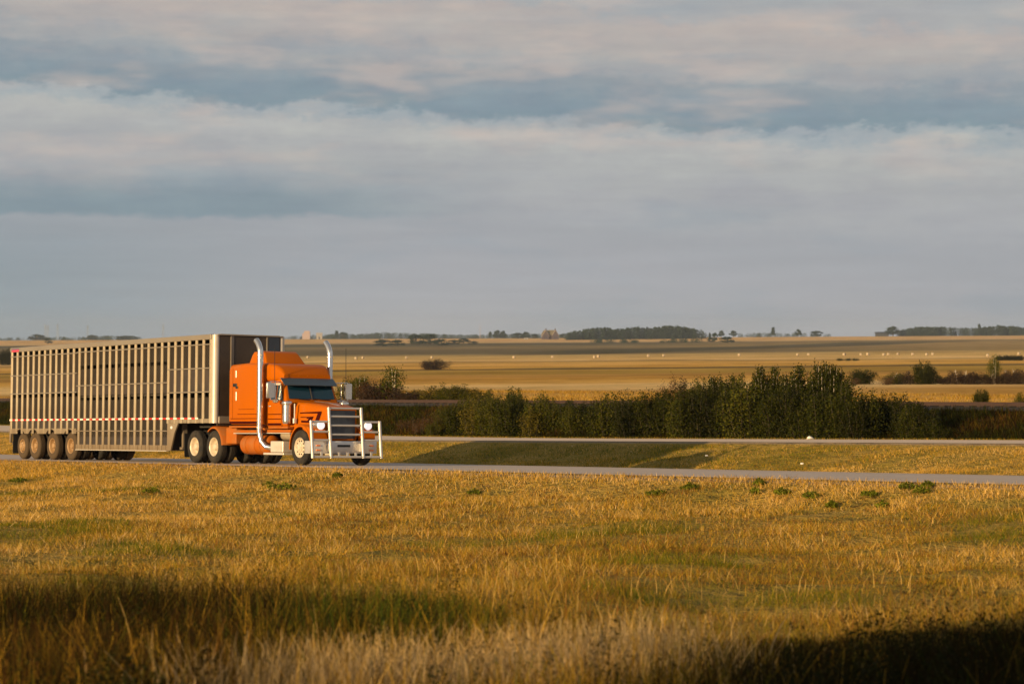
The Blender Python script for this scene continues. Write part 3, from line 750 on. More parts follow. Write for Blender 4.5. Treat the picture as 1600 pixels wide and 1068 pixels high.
        mb = MB(); mb.lathe([(.001,0),(.035,.01),(.035,.04),(.001,.05)],'x',10,(-2.47,s*1.09,2.42)); mb.build('marker_lamp','amber',t)
    for yy in (-.6,-.3,0,.3,.6):
        mb = MB(); mb.lathe([(.04,-1.66),(.035,-1.60),(.001,-1.575)],'x',10,(0,yy,2.735)); mb.build('roof_marker','amber',t)
    # painted stripes on the near and far flanks
    for s in (-1, 1):
        mb = MB()
        def flat(x0, x1, y, z0, z1): mb.box(x0,x1,min(y,y+s*.004),max(y,y+s*.004),z0,z1)
        y = s*1.126; flat(-4.53,-2.54,y,1.262,1.33); flat(-4.45,-2.54,y,1.405,1.425); flat(-4.0,-2.54,y,1.545,1.562)
        y = s*.979; flat(-2.28,-1.44,y,1.20,1.27); flat(-2.28,-1.44,y,1.385,1.41); flat(-2.28,-1.44,y,1.53,1.555)
        mb.build('stripe','maroon',t)
        mb = MB()      # hood lightning stripe, follows the tapering flank
        def hy(x, z):
            hw = np.interp(x, [-1.24,-.6,0,.40,.52], [.80,.74,.66,.57,.54]); ht = np.interp(x, [-1.24,-.6,0,.40,.52], [.76,.66,.58,.52,.50])
            f = min(1, max(0, (z-1.09)/(.60))); return s*(hw+(ht-hw)*f+.006)
        def quad(a, b, c, d):
            mb.add([(x, hy(x, z)+s*o_, z) for o_ in (.003,-.012) for x, z in (a, b, c, d)], [(0,1,2,3),(4,7,6,5),(0,4,5,1),(1,5,6,2),(2,6,7,3),(3,7,4,0)])
        quad((-1.0,1.555),(-.5,1.565),(-.5,1.605),(-1.0,1.590)); quad((-.5,1.565),(.20,1.560),(.29,1.625),(-.5,1.605))
        quad((.0,1.26),(.15,1.26),(.29,1.600),(.12,1.590))
        quad((-1.0,1.44),(-.40,1.435),(-.40,1.462),(-1.0,1.467)); quad((-.40,1.40),(-.12,1.435),(-.05,1.475),(-.40,1.462)); quad((-.40,1.28),(-.17,1.28),(-.08,1.45),(-.27,1.45))
        quad((-1.0,1.305),(-.34,1.28),(-.34,1.345),(-1.0,1.36))
        mb.build('stripe','maroon',t)
    for s in (-1, 1):
        wheel(t, 0, s, .53, 'front')
        for x in (-5.56, -6.90): wheel(t, x, s, .525, 'dual')
    for s in (-1, 1):
        mb = MB(); mb.box(-7.60,-7.58,min(s*1.15,s*.55),max(s*1.15,s*.55),.18,.95); mb.build('mud_flap','black',t)
    return t

def build_trailer():
    t = tag(truck_frame('livestock_trailer'), 'long dusty slatted aluminium livestock trailer coupled behind the orange semi truck', 'trailer')
    X0, XA, XB, X1 = -21.76, -15.86, -8.70, -5.64; yc = .05; Y0 = -1.23+yc; Y1 = 1.23+yc
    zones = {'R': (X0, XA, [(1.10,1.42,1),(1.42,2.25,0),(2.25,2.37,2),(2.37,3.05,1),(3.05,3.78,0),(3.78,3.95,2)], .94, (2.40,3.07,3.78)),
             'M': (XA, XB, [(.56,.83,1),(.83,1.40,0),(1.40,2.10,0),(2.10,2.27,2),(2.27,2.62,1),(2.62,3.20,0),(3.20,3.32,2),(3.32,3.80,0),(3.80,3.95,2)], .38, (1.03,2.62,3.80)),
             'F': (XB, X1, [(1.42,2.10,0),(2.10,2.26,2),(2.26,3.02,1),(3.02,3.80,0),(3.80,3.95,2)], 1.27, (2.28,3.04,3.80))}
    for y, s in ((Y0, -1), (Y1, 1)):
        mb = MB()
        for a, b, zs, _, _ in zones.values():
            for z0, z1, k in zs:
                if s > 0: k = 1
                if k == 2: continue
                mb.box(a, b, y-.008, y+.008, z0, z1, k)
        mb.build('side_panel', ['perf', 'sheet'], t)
    # posts, one mesh each
    npost = 32; post_me = {}
    def post_mesh(z0, z1):
        key = (z0, z1)
        if key not in post_me:
            m = MB(); m.add([(-.062,.0,z0),(-.062,-.03,z0),(-.042,-.055,z0),(.042,-.055,z0),(.062,-.03,z0),(.062,.0,z0),(-.062,.0,z1),(-.062,-.03,z1),(-.042,-.055,z1),(.042,-.055,z1),(.062,-.03,z1),(.062,.0,z1)],
                [(0,1,7,6),(1,2,8,7),(2,3,9,8),(3,4,10,9),(4,5,11,10),(0,6,11,5),(0,5,4,3,2,1),(6,7,8,9,10,11)])
            o = m.build('side_post', 'post', t); post_me[key] = o.data; return o
        o = bpy.data.objects.new('side_post', post_me[key]); COL.objects.link(o); o.parent = t; return o
    for i in range(npost+1):
        x = X0+.10+(X1-X0-.14)*i/npost
        z0 = .93 if x < XA-.05 else (.40 if x < XB else 1.28)
        if abs(x-XA) < .12: z0 = .40
        for y, s in ((Y0-.009, -1), (Y1+.009, 1)):
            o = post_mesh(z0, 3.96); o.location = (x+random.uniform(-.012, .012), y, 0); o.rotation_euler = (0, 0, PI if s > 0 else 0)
            if x < X0+.2: o.scale = (1.15, 1, 1)
    for y, s in ((Y0, -1), (Y1, 1)):
        def bx(mb, a, b, z0, z1, p0=.0, p1=.07):
            mb.box(a, b, min(y+s*p0, y+s*p1), max(y+s*p0, y+s*p1), z0, z1)
        mb = MB(); mb.box(X0-.03, X1+.02, min(y-s*.02, y+s*.075), max(y-s*.02, y+s*.075), 3.95, 4.12, b=.015); mb.build('top_rail', 'rail', t)
        mb = MB()
        for a, b, zs, _, rails in zones.values():
            for z in rails: bx(mb, a, b, z-.018, z+.018, .010, .068)
        mb.build('side_rail', 'rail', t)
        mb = MB(); bx(mb, XA, XB, .385, .56, -.02, .055); bx(mb, XB+.002, X1, 1.285, 1.42, -.02, .055)
        # scalloped guard over the axle group
        cs = [-20.80, -19.62-.0, -18.05, -16.46]; poly = []; top = 1.12
        n = 160
        for i in range(n+1):
            x = X0-.02+(XA-X0+.02)*i/n; zb = .93
            for c in cs:
                if abs(x-c) < .40: zb = max(zb, .60+math.sqrt(.56**2-(x-c)**2)*.93-.02)
            if x < X0+.12: zb = .60
            poly.append((x, min(zb, 1.10)))
        secs = [[(x, y+s*.055, z), (x, y+s*.055, top), (x, y-s*.02, top), (x, y-s*.02, z)] for x, z in poly]
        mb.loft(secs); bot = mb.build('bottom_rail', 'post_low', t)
        mb = MB()
        for i in range(40):
            x = XA+.15+i*.30
            if x < XB-.05: bx(mb, x, x+.03, .39, .555, .055, .066)
        for i in range(10):
            x = XB+.2+i*.30
            if x < X1-.05: bx(mb, x, x+.03, 1.29, 1.415, .055, .066)
        mb.build('rib', 'rail', bot)
        mb = MB(); bx(mb, XA, XB, .36, .384, -.02, .075); mb.build('kick_edge', 'corner', t)
        mb = MB(); mb.prism([(XB-.0,1.28),(-7.92,1.28),(-8.18,.95),(-8.44,.385),(XB-.0,.385)], min(y, y+s*.05), max(y, y+s*.05)); mb.build('gooseneck_plate','post_low',t)
        mb = MB(); mb.lathe([(.05,0),(.045,s*.03),(.001,s*.04)],'y',12,(-8.36,y+s*.05,1.14)); mb.build('marker_lamp','lamp',t)
        # red and white reflective tape
        mb = MB(); x = X0+.02; k = 0
        while x < -6.5:
            bx(mb, x, min(x+.26, -6.45), 1.405, 1.462, .072, .076); mb.mi[-6:] = [k % 2]*6; x += .26; k += 1
        mb.build('reflective_tape', ['white_tape', 'red_tape'], t)
        mb = MB(); mb.tube([(X1+.125, y-s*.055, 1.28), (X1+.125, y-s*.055, 4.10)], .125, 20); mb.build('corner_post', 'corner', t, 60)
        mb = MB(); bx(mb, -21.62, -20.95, 3.955, 4.03, .078, .082); mb.build('decal', 'decal_red', t)
        mb = MB(); bx(mb, -21.62, -20.95, 4.032, 4.085, .078, .082)
        mb.build('decal', 'decal_blue', t)
    # front wall with seams, nose, roof, floor, decks
    fx = -5.39
    mb = MB(); mb.box(fx-.10, fx-.02, -1.14+yc, 1.14+yc, 1.20, 4.10); fw = mb.build('front_wall', 'nose', t)
    mb = MB(); mb.box(fx-.02, fx-.004, -.60, -.54, 1.45, 4.10); mb.box(fx-.02, fx+.012, -.66, -.615, 1.45, 4.10); mb.box(fx-.02, fx+.012, .64, .69, 1.45, 4.10); mb.build('seam_post', 'rail', fw)
    mb = MB(); mb.box(fx-.02, fx+.002, .72, 1.06+yc, 1.5, 4.08); mb.build('nose_panel', 'nose_blue', fw)
    mb = MB(); mb.box(fx-.12, fx+.03, -1.12+yc, 1.12+yc, 1.27, 1.50, b=.02); mb.build('front_sill', 'rail', t)
    mb = MB(); mb.box(X0, X1+.3, Y0+.05, Y1-.05, 4.085, 4.115); mb.box(fx-.12, fx+.01, -1.08+yc, 1.08+yc, 4.10, 4.13, b=.01); mb.build('roof', 'rail', t)
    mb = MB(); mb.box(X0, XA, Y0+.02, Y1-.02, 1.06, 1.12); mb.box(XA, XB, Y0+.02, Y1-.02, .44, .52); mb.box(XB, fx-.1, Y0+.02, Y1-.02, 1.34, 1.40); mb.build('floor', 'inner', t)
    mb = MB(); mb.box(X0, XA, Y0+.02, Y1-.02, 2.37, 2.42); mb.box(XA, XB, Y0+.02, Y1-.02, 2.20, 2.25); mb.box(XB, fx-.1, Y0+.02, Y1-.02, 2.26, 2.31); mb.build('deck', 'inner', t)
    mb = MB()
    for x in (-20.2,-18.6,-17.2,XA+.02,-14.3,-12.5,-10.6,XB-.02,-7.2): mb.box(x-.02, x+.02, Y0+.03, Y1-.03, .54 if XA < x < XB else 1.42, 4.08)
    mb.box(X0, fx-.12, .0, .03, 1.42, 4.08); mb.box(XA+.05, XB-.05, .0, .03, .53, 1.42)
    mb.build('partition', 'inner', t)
    mb = MB(); mb.box(X0-.04, X0, Y0, Y1, 1.0, 4.1); mb.build('rear_door', 'rail', t)
    mb = MB(); mb.box(-21.5,-15.9,-.5+yc,-.38+yc,.80,1.05); mb.box(-21.5,-15.9,.38+yc,.5+yc,.80,1.05)
    for x in (-20.80,-19.62,-18.05,-16.46): mb.tube([(x,-.8,.49),(x,.8,.49)],.07,10)
    mb.box(XA-.02,XA+.05,Y0+.05,Y1-.05,.40,1.1); mb.box(XB-.05,XB+.02,Y0+.05,Y1-.05,.40,1.38)
    mb.box(-7.6,-5.6,-.6,.6,1.14,1.30); mb.build('underframe','belly',t)
    for s in (-1,1):
        mb = MB(); mb.box(-8.25,-8.13,s*.85-.07,s*.85+.07,.50,1.30); mb.box(-8.29,-8.09,s*.85-.12,s*.85+.12,.42,.50); mb.build('landing_leg','rail',t)
        mb = MB(); mb.box(-21.52,-21.50,min(s*1.2,s*.5),max(s*1.2,s*.5),.20,1.0); mb.build('mud_flap','black',t)
        wheel(t, -20.80, s, .48, 'front', 'rim_dust', 'rubber_dust', 1.14)
        for x in (-19.62,-18.05,-16.46): wheel(t, x, s, .50, 'dual', 'rim_dust', 'rubber_dust', 1.17)
    mb = MB(); mb.box(-21.85,-21.70,-1.1,1.1,.52,.64,b=.02)
    for y in (-.6,.6): mb.box(-21.80,-21.72,y-.04,y+.04,.60,1.1)
    mb.build('rear_bumper','rail',t)
    return t
build_tractor(); build_trailer()
# ==== VEG ====
def jit(n, s=1.0): return (RNG.random(n)-.5)*2*s
PAL = dict(tan=(.66,.41,.105), gold=(.60,.335,.030), ochre=(.40,.215,.022), olive=(.235,.185,.012), green=(.080,.110,.010), red=(.28,.115,.025), pale=(.82,.56,.25), dark=(.040,.030,.007), straw=(.68,.42,.12), brown=(.11,.055,.014))
def pick(n, names, w):
    p = np.array(w, float); p /= p.sum(); i = RNG.choice(len(names), n, p=p)
    return np.array([PAL[a] for a in names])[i]
def blades(name, x, y, h, w, lean, tone, seg=1, z=None, mat='grass'):
    n = len(x); z = terrain(x, y)-.015 if z is None else z
    a = RNG.random(n)*2*PI; la = RNG.random(n)*2*PI; ll = lean*RNG.random(n)*h
    cx, sy = np.cos(a)*w/2, np.sin(a)*w/2
    lv = [(0, 1.0)] + [((i+1)/seg, 1-.75*((i+1)/seg)**1.5) for i in range(seg)]
    co = []
    for f, ww in lv:
        ox, oy = np.cos(la)*ll*f**1.8, np.sin(la)*ll*f**1.8
        co.append(np.stack([x+ox-cx*ww, y+oy-sy*ww, z+h*f], -1)); co.append(np.stack([x+ox+cx*ww, y+oy+sy*ww, z+h*f], -1))
    m = len(co); co = np.stack(co, 1).reshape(-1, 3); b = (np.arange(n)*m)[:, None]
    q = np.concatenate([b+np.array([2*s, 2*s+1, 2*s+3, 2*s+2]) for s in range(seg)], 0)
    tn = tone*(1+jit(n, .28))[:, None]; tn = np.repeat(np.clip(tn, 0, 1), m, 0)
    me = mesh_np(name, co, q, tn); return finish(name, me, mat)
def wedge(y0, y1, dens, x0=-9, x1=9, sp=.26):
    """random points over the ground in front of the viewpoint"""
    n = int((y1**2-y0**2)*sp*dens); y = np.sqrt(RNG.random(n)*(y1**2-y0**2)+y0**2); x = jit(n)*sp*y
    return x, y
def knscatter(k0, k1, n0, n1, dens):
    n = int((k1-k0)*(n1-n0)*dens); k = k0+RNG.random(n)*(k1-k0); q = n0+RNG.random(n)*(n1-n0)
    x, y = xy(k, q); return x, y, k, q
def tall_edge(x): return 19.9+7.7/(1+np.exp((x-.7)*1.15))+3.2/(1+np.exp(-(x-2.0)*2.2))+ (vnoise(x, x*0+3, 1.6)-.5)*2.4

def build_grass():
    # mown verge between the viewpoint and the road
    X, Y = wedge(17, 76, 470); k, n = kn(X, Y)
    ok = (n < -2.95) & (Y > tall_edge(X)-2) & (k < 62) & (RNG.random(len(X)) < np.clip(1.25-Y/90, .3, 1)); X, Y, n = X[ok], Y[ok], n[ok]; N = len(X)
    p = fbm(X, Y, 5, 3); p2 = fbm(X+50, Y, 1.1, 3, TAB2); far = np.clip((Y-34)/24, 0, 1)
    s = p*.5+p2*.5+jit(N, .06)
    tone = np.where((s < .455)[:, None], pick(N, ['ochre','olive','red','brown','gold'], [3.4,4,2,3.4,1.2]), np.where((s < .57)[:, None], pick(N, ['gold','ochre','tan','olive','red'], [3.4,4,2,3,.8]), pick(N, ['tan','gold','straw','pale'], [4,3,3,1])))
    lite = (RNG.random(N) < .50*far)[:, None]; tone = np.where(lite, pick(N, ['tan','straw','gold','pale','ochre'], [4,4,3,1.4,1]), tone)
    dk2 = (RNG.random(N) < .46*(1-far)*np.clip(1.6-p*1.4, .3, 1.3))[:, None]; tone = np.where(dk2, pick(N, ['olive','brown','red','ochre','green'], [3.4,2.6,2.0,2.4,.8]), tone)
    gp = fbm(X-20, Y+7, 3.4, 2, TAB2) > (.58+.12*far); tone = np.where((gp & (RNG.random(N) < .75))[:, None], pick(N, ['green','olive'], [1.6,2]), tone)
    rd = fbm(X+31, Y-7, 1.8, 2) > .70; tone = np.where((rd & (RNG.random(N) < .5))[:, None], pick(N, ['red','brown','ochre'], [2,1.5,2]), tone)
    h = (.035+.085*RNG.random(N)**1.5)*(.35+1.35*np.clip(p2*1.7-.30, 0, 1.3))*np.where(n > -6, .8, 1)*np.clip((tall_edge(X)+6-Y)/10+1, 1, 1.7)
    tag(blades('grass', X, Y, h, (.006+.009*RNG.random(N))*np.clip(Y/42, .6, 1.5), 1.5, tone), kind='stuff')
    X, Y, k, n = knscatter(-75, 8, -16, -3.1, 190); ok = (Y > 75.5) & (X > -.27*Y); X, Y, n = X[ok], Y[ok], n[ok]; N = len(X)
    tag(blades('grass', X, Y, .04+.09*RNG.random(N), .012+.012*RNG.random(N), 1.4, pick(N, ['tan','straw','gold','ochre','olive'], [4,3,4,3,1.2])), kind='stuff')
    X, Y, k, n = knscatter(-75, 60, -4.0, -2.75, 130); N = len(X)
    tag(blades('grass', X, Y, (.03+.05*RNG.random(N))*np.where(k > 8, 1.5, 1), .010+.01*RNG.random(N), .9, pick(N, ['tan','straw','gold','ochre','pale'], [4,4,3,2,2])), kind='stuff')
    # the verge goes on to either side of the view
    Y = np.sqrt(RNG.random(170000)*(70**2-12**2)+12**2); X = (.255+.19*RNG.random(170000))*Y*np.where(RNG.random(170000) < .5, -1, 1); k, n = kn(X, Y); ok = n < -3.0; X, Y = X[ok], Y[ok]; N = len(X)
    tag(blades('grass', X, Y, .05+.12*RNG.random(N), .012+.014*RNG.random(N), 1.3, np.where((fbm(X, Y, 4, 3)+jit(N, .06) < .47)[:, None], pick(N, ['ochre','olive','brown','red'], [4,4,2,1]), pick(N, ['tan','gold','straw','ochre'], [4,3,3,2]))), kind='stuff')
    # seed stalks scattered through it
    X, Y = wedge(22, 72, 14); k, n = kn(X, Y); c = fbm(X, Y, 3.5, 2, TAB2)
    ok = (n < -4.5) & (Y > tall_edge(X)-3) & (RNG.random(len(X)) < np.clip((c-.42)*3, .05, .8)*np.clip((52-Y)/18, .12, 1)); X, Y = X[ok], Y[ok]; N = len(X)
    tag(blades('grass', X, Y, .14+.20*RNG.random(N), .005+.005*RNG.random(N), .9, pick(N, ['straw','tan','ochre','red'], [4,4,3,2]), 2), kind='stuff')
    # median between the two roads
    X, Y, k, n = knscatter(-85, 45, 8.9, 24.1, 210); p = fbm(X, Y, 4.5, 3)*.6+fbm(X+9, Y, 1.5, 2, TAB2)*.4; N = len(X)
    s = p+jit(N, .07)-.02
    tone = np.where((s < .42)[:, None], pick(N, ['ochre','olive','gold','brown'], [3,4,2,1]), np.where((s < .55)[:, None], pick(N, ['gold','ochre','tan'], [4,2,4]), pick(N, ['tan','straw','gold','pale'], [4,4,3,1])))
    gr = (RNG.random(N) < .65*np.exp(-((k+14)/17)**4-((n-22.0)/3.2)**2))[:, None]; tone = np.where(gr, pick(N, ['green','olive'], [4,1.5])*1.15, tone)  # green cast of the truck's shadow painted into the blade tones
    h = (.035+.08*RNG.random(N))*(.4+1.2*fbm(X, Y, 1.6, 2))*np.clip(np.minimum(n-8.7, 24.3-n)*.8, .35, 1)
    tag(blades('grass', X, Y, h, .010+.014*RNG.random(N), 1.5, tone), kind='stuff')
    # green verge behind the far road and the weedy face of the railway bank
    X, Y, k, n = knscatter(-140, 25, 34.2, 36.8, 160); N = len(X)
    tag(blades('grass', X, Y, .05+.09*RNG.random(N), .016, 1.2, pick(N, ['olive','green','gold','ochre'], [5,2,3,2])), kind='stuff')
    X, Y, k, n = knscatter(-150, 25, 36.0, 41.3, 240); N = len(X); p = fbm(X, Y, 3.5, 3)+jit(N, .08)
    rt = (k > -45)[:, None]
    tone = np.where((p < .47)[:, None], pick(N, ['green','dark','olive','brown'], [4,5,1.2,1.2]), np.where((p < .58)[:, None], pick(N, ['brown','dark','green','olive'], [2,4,3,1.5]), pick(N, ['red','brown','olive','ochre','dark'], [1.2,3,2,1,2])))
    tone = np.where(rt, tone*.7, tone)
    tag(blades('undergrowth', X, Y, (.14+.24*RNG.random(N))*(.4+fbm(X, Y, 1.5, 2, TAB2)), .018+.016*RNG.random(N), .8, tone*.42, 2), kind='stuff')
    # rough pasture beyond the rails
    X, Y, k, n = knscatter(-150, 25, 45.3, 105, 22); c = fbm(X, Y, 8, 3); ok = RNG.random(len(X)) < np.clip((c-.36)*3, .05, 1); X, Y = X[ok], Y[ok]; N = len(X)
    tag(blades('grass', X, Y, .07+.17*RNG.random(N), .02+.03*RNG.random(N), 1.0, pick(N, ['gold','tan','ochre','red','olive'], [4,4,4,1.5,1.5])*.85), kind='stuff')
    # knee-high growth close to the viewpoint
    X, Y = wedge(12.5, 30, 520, sp=.27); e = tall_edge(X); ok = Y < e; X, Y, e = X[ok], Y[ok], e[ok]; N = len(X)
    edge = np.clip((e-Y)/4, .22, 1)
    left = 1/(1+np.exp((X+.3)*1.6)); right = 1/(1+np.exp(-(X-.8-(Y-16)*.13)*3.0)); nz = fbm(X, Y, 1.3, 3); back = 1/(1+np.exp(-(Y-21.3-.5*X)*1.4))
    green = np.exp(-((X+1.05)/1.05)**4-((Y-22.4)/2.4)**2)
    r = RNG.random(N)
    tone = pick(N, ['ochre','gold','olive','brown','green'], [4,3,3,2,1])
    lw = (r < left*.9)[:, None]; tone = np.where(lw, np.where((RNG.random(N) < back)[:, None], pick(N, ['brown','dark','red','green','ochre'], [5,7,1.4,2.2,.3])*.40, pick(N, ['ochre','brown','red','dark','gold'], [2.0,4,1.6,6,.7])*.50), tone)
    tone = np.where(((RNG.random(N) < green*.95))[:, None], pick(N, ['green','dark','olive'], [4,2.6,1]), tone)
    tone = np.where((RNG.random(N) < right*.97)[:, None], pick(N, ['dark','brown','green'], [6,2.4,1.2])*.30, tone)  # shade of the lower right corner deepened in the blade tones
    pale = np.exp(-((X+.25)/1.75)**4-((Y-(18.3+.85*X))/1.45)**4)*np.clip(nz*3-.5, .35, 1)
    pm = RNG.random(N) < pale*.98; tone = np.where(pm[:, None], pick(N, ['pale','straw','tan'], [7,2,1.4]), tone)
    h = (.22+.30*RNG.random(N))*(.5+1.0*nz)*edge*(1+.15*left); h = np.where(pm, .24+.24*RNG.random(N)+.14*nz, h); h = np.where(Y < 15.6, h*.62, h); h = np.where((X < -.2) & (Y > 20.5), h*1.18, h)
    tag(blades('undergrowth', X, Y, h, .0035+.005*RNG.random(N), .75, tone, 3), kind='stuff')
    # taller golden stalks that stand up out of it
    X, Y = wedge(15.5, 27, 13, sp=.25); e = tall_edge(X); c = fbm(X, Y, 1.6, 2, TAB2)
    ok = (Y < e+1.2) & (RNG.random(len(X)) < np.clip((c-.40)*4, .06, 1)*np.where((X < -1.6) & (Y > 20), .30, 1)) & (X < 1.8+(Y-18)*.12); X, Y = X[ok], Y[ok]; N = len(X); h = .34+.36*RNG.random(N)
    tag(blades('tall_grass', X, Y, h, .006+.004*RNG.random(N), .5, pick(N, ['ochre','gold','straw','red'], [5,3.5,2,2.2]), 4), kind='stuff')
    # dark leafy weeds at lower right and lower left
    xs, ys, zs, ss = [], [], [], []
    for _ in range(760):
        if RNG.random() < .85: x = .9+RNG.random()*4.8; y = 13.5+RNG.random()*7.5; dark = 1
        else: x = -3.4+RNG.random()*1.5; y = 14.5+RNG.random()*1.9; dark = 0
        if dark and (x < .9+(y-14)*.28): continue
        if abs(x) > .25*y: continue
        hh = (.24+.46*RNG.random()**1.5)*(1.0 if dark else .8); m = 70; t = RNG.random(m)**.8
        xs.append(x+jit(m, .16)*(1-.6*t)); ys.append(y+jit(m, .16)*(1-.6*t)); zs.append(T1(x, y)+hh*t); ss.append(np.full(m, .010+.010*RNG.random()))
    for _ in range(300):      # taller forbs tangled into the growth at left, a few in the middle
        if RNG.random() < .84: x = -4.6+RNG.random()*4.2; y = 16.5+RNG.random()*9
        else: x = -.8+RNG.random()*2.4; y = 15.5+RNG.random()*4
        if abs(x) > .25*y: continue
        hh = .34+.40*RNG.random()**1.3; m = 80; t = RNG.random(m)**.75; lx, ly = jit(2, .12)
        xs.append(x+lx*t+jit(m, .11)*(1.1-.7*t)); ys.append(y+ly*t+jit(m, .11)*(1.1-.7*t)); zs.append(T1(x, y)+hh*t); ss.append(np.full(m, .007+.008*RNG.random()))
    cloud_leaves('undergrowth', np.concatenate(xs), np.concatenate(ys), np.concatenate(zs), np.concatenate(ss), 'leaf_dark', var=.5, kind='stuff', tint=(.3, (1.6,1.1,.6)))

def cloud_leaves(name, x, y, z, s, mat, var=.35, kind=None, asp=1.7, parent=None, up=.0, tint=None):
    n = len(x); d = RNG.normal(size=(n, 3)); d[:, 2] += up; d /= np.linalg.norm(d, axis=1)[:, None]
    e = np.cross(d, RNG.normal(size=(n, 3))); e /= np.linalg.norm(e, axis=1)[:, None]
    c = np.stack([x, y, z], -1); a = d*(s*asp)[:, None]; b = e*s[:, None]
    co = np.stack([c-a*.5, c+b*.5, c+a*.5, c-b*.5], 1).reshape(-1, 3); q = np.arange(n*4).reshape(-1, 4)
    t = np.clip(1+jit(n, var), .1, 3)[:, None]*np.array([[1, 1, 1]]); 
    if tint is not None: f = RNG.random(n)[:, None] < tint[0]; t = np.where(f, t*np.array([tint[1]]), t)
    me = mesh_np(name, co, q, np.repeat(t, 4, 0)); o = finish(name, me, mat, parent)
    if kind: tag(o, kind=kind)
    return o

# ---- shrubs about 3 m tall: a fan of stems, leaves strung along them
def shrub_proto(kind):
    leafm, stemm, nst, nleaf, spread, ls, tint = {
        'willow': ('leaf_willow', 'bark', 30, 6600, .95, .060, (.22, (1.9,1.55,1.2))), 'dense': ('leaf_dark', 'bark', 26, 6200, 1.05, .062, (.12, (2.0,1.6,1.1))),
        'olive': ('leaf_olive', 'bark', 24, 4600, 1.1, .062, (.35, (.45,.6,.7))), 'yellow': ('leaf_yellow', 'bark', 22, 4400, 1.1, .062, (.45, (.45,.55,.7))),
        'brown': ('leaf_brown', 'bark', 30, 3000, 1.2, .05, (.3, (1.5,1.2,.8))), 'purple': ('leaf_purple', 'bark', 26, 4600, 1.3, .058, (.3, (.6,.8,.5))),
        'aspen': ('leaf_olive', 'birch', 9, 1900, .55, .062, (.4, (.6,.9,.7))), 'tall': ('leaf_willow', 'birch', 18, 5400, .75, .062, (.3, (1.8,1.55,1.1)))}[kind]
    xs, ys, zs, ss = [], [], [], []; mb = MB(); H = 3.0
    for i in range(nst):
        a = random.uniform(0, 2*PI); r = random.uniform(.1, 1)**.7*spread; hh = H*(1-.32*(r/spread)**2)*random.uniform(.62, 1.0)
        if kind == 'aspen' and i < 3: r *= .35; hh = H*random.uniform(.85, 1)
        b0 = .25 if kind not in ('aspen', 'tall') else .12
        pts = []
        for t in np.linspace(0, 1, 5):
            pts.append((math.cos(a)*r*(b0+(1-b0)*t**.8)+random.uniform(-.05,.05), math.sin(a)*r*(b0+(1-b0)*t**.8)+random.uniform(-.05,.05), hh*t))
        r0 = .035 if kind in ('aspen', 'tall') else .018
        if kind == 'aspen' and i < 3: r0 = .06
        mb.tube(pts, [r0, r0*.8, r0*.6, r0*.4, r0*.2], 4, cap=False)
        P = np.array(pts); m = nleaf//nst; lo = {'aspen': .45, 'tall': .30}.get(kind, .03)
        t = lo+(1-lo)*RNG.random(m)**.85; xx = np.interp(t, np.linspace(0,1,5), P[:,0]); yy = np.interp(t, np.linspace(0,1,5), P[:,1]); zz = np.interp(t, np.linspace(0,1,5), P[:,2])
        sp = (.20*(1-t)+.11)*{'aspen': 1.6}.get(kind, 1.0); g = RNG.normal(size=(m, 3))*sp[:, None]
        xs.append(xx+g[:,0]); ys.append(yy+g[:,1]); zs.append(np.maximum(.03, zz+g[:,2]*.9)); ss.append(ls*(.7+.7*RNG.random(m)))
    root = empty(kind+'_shrub'); root.name = 'shrub' if kind not in ('aspen',) else 'aspen_sapling'
    cloud_leaves('foliage', np.concatenate(xs), np.concatenate(ys), np.concatenate(zs), np.concatenate(ss), leafm, .36, parent=root, up=.6, tint=tint)
    mb.build('stems', stemm, root)
    return root
PROTO = {}
def shrub(kind, x, y, h, w=None, label='', group=None, sink=.05, cat='shrub'):
    key = (kind, random.randrange(3 if kind in ('willow', 'dense') else 2))
    if key not in PROTO: PROTO[key] = shrub_proto(kind); o = PROTO[key]
    else: o = dup(PROTO[key])
    o.location = (x, y, T1(x, y)-sink); o.rotation_euler = (0, 0, random.uniform(0, 2*PI)); s = h/3.0; sw = (w/2.4) if w else s
    o.scale = (sw, sw, s); tag(o, label, cat, group); return o
ORD = ['first','second','third','fourth','fifth','sixth','seventh','eighth','ninth','tenth','eleventh','twelfth','thirteenth','fourteenth','fifteenth','sixteenth','seventeenth','eighteenth','nineteenth','twentieth']
def ordn(i):
    if i < 20: return ORD[i]
    tens = {2:'twenty',3:'thirty',4:'forty',5:'fifty'}[(i+1)//10]; r = (i+1) % 10
    return {20:'twentieth',30:'thirtieth',40:'fortieth',50:'fiftieth'}[i+1] if r == 0 else tens+'-'+ORD[r-1]

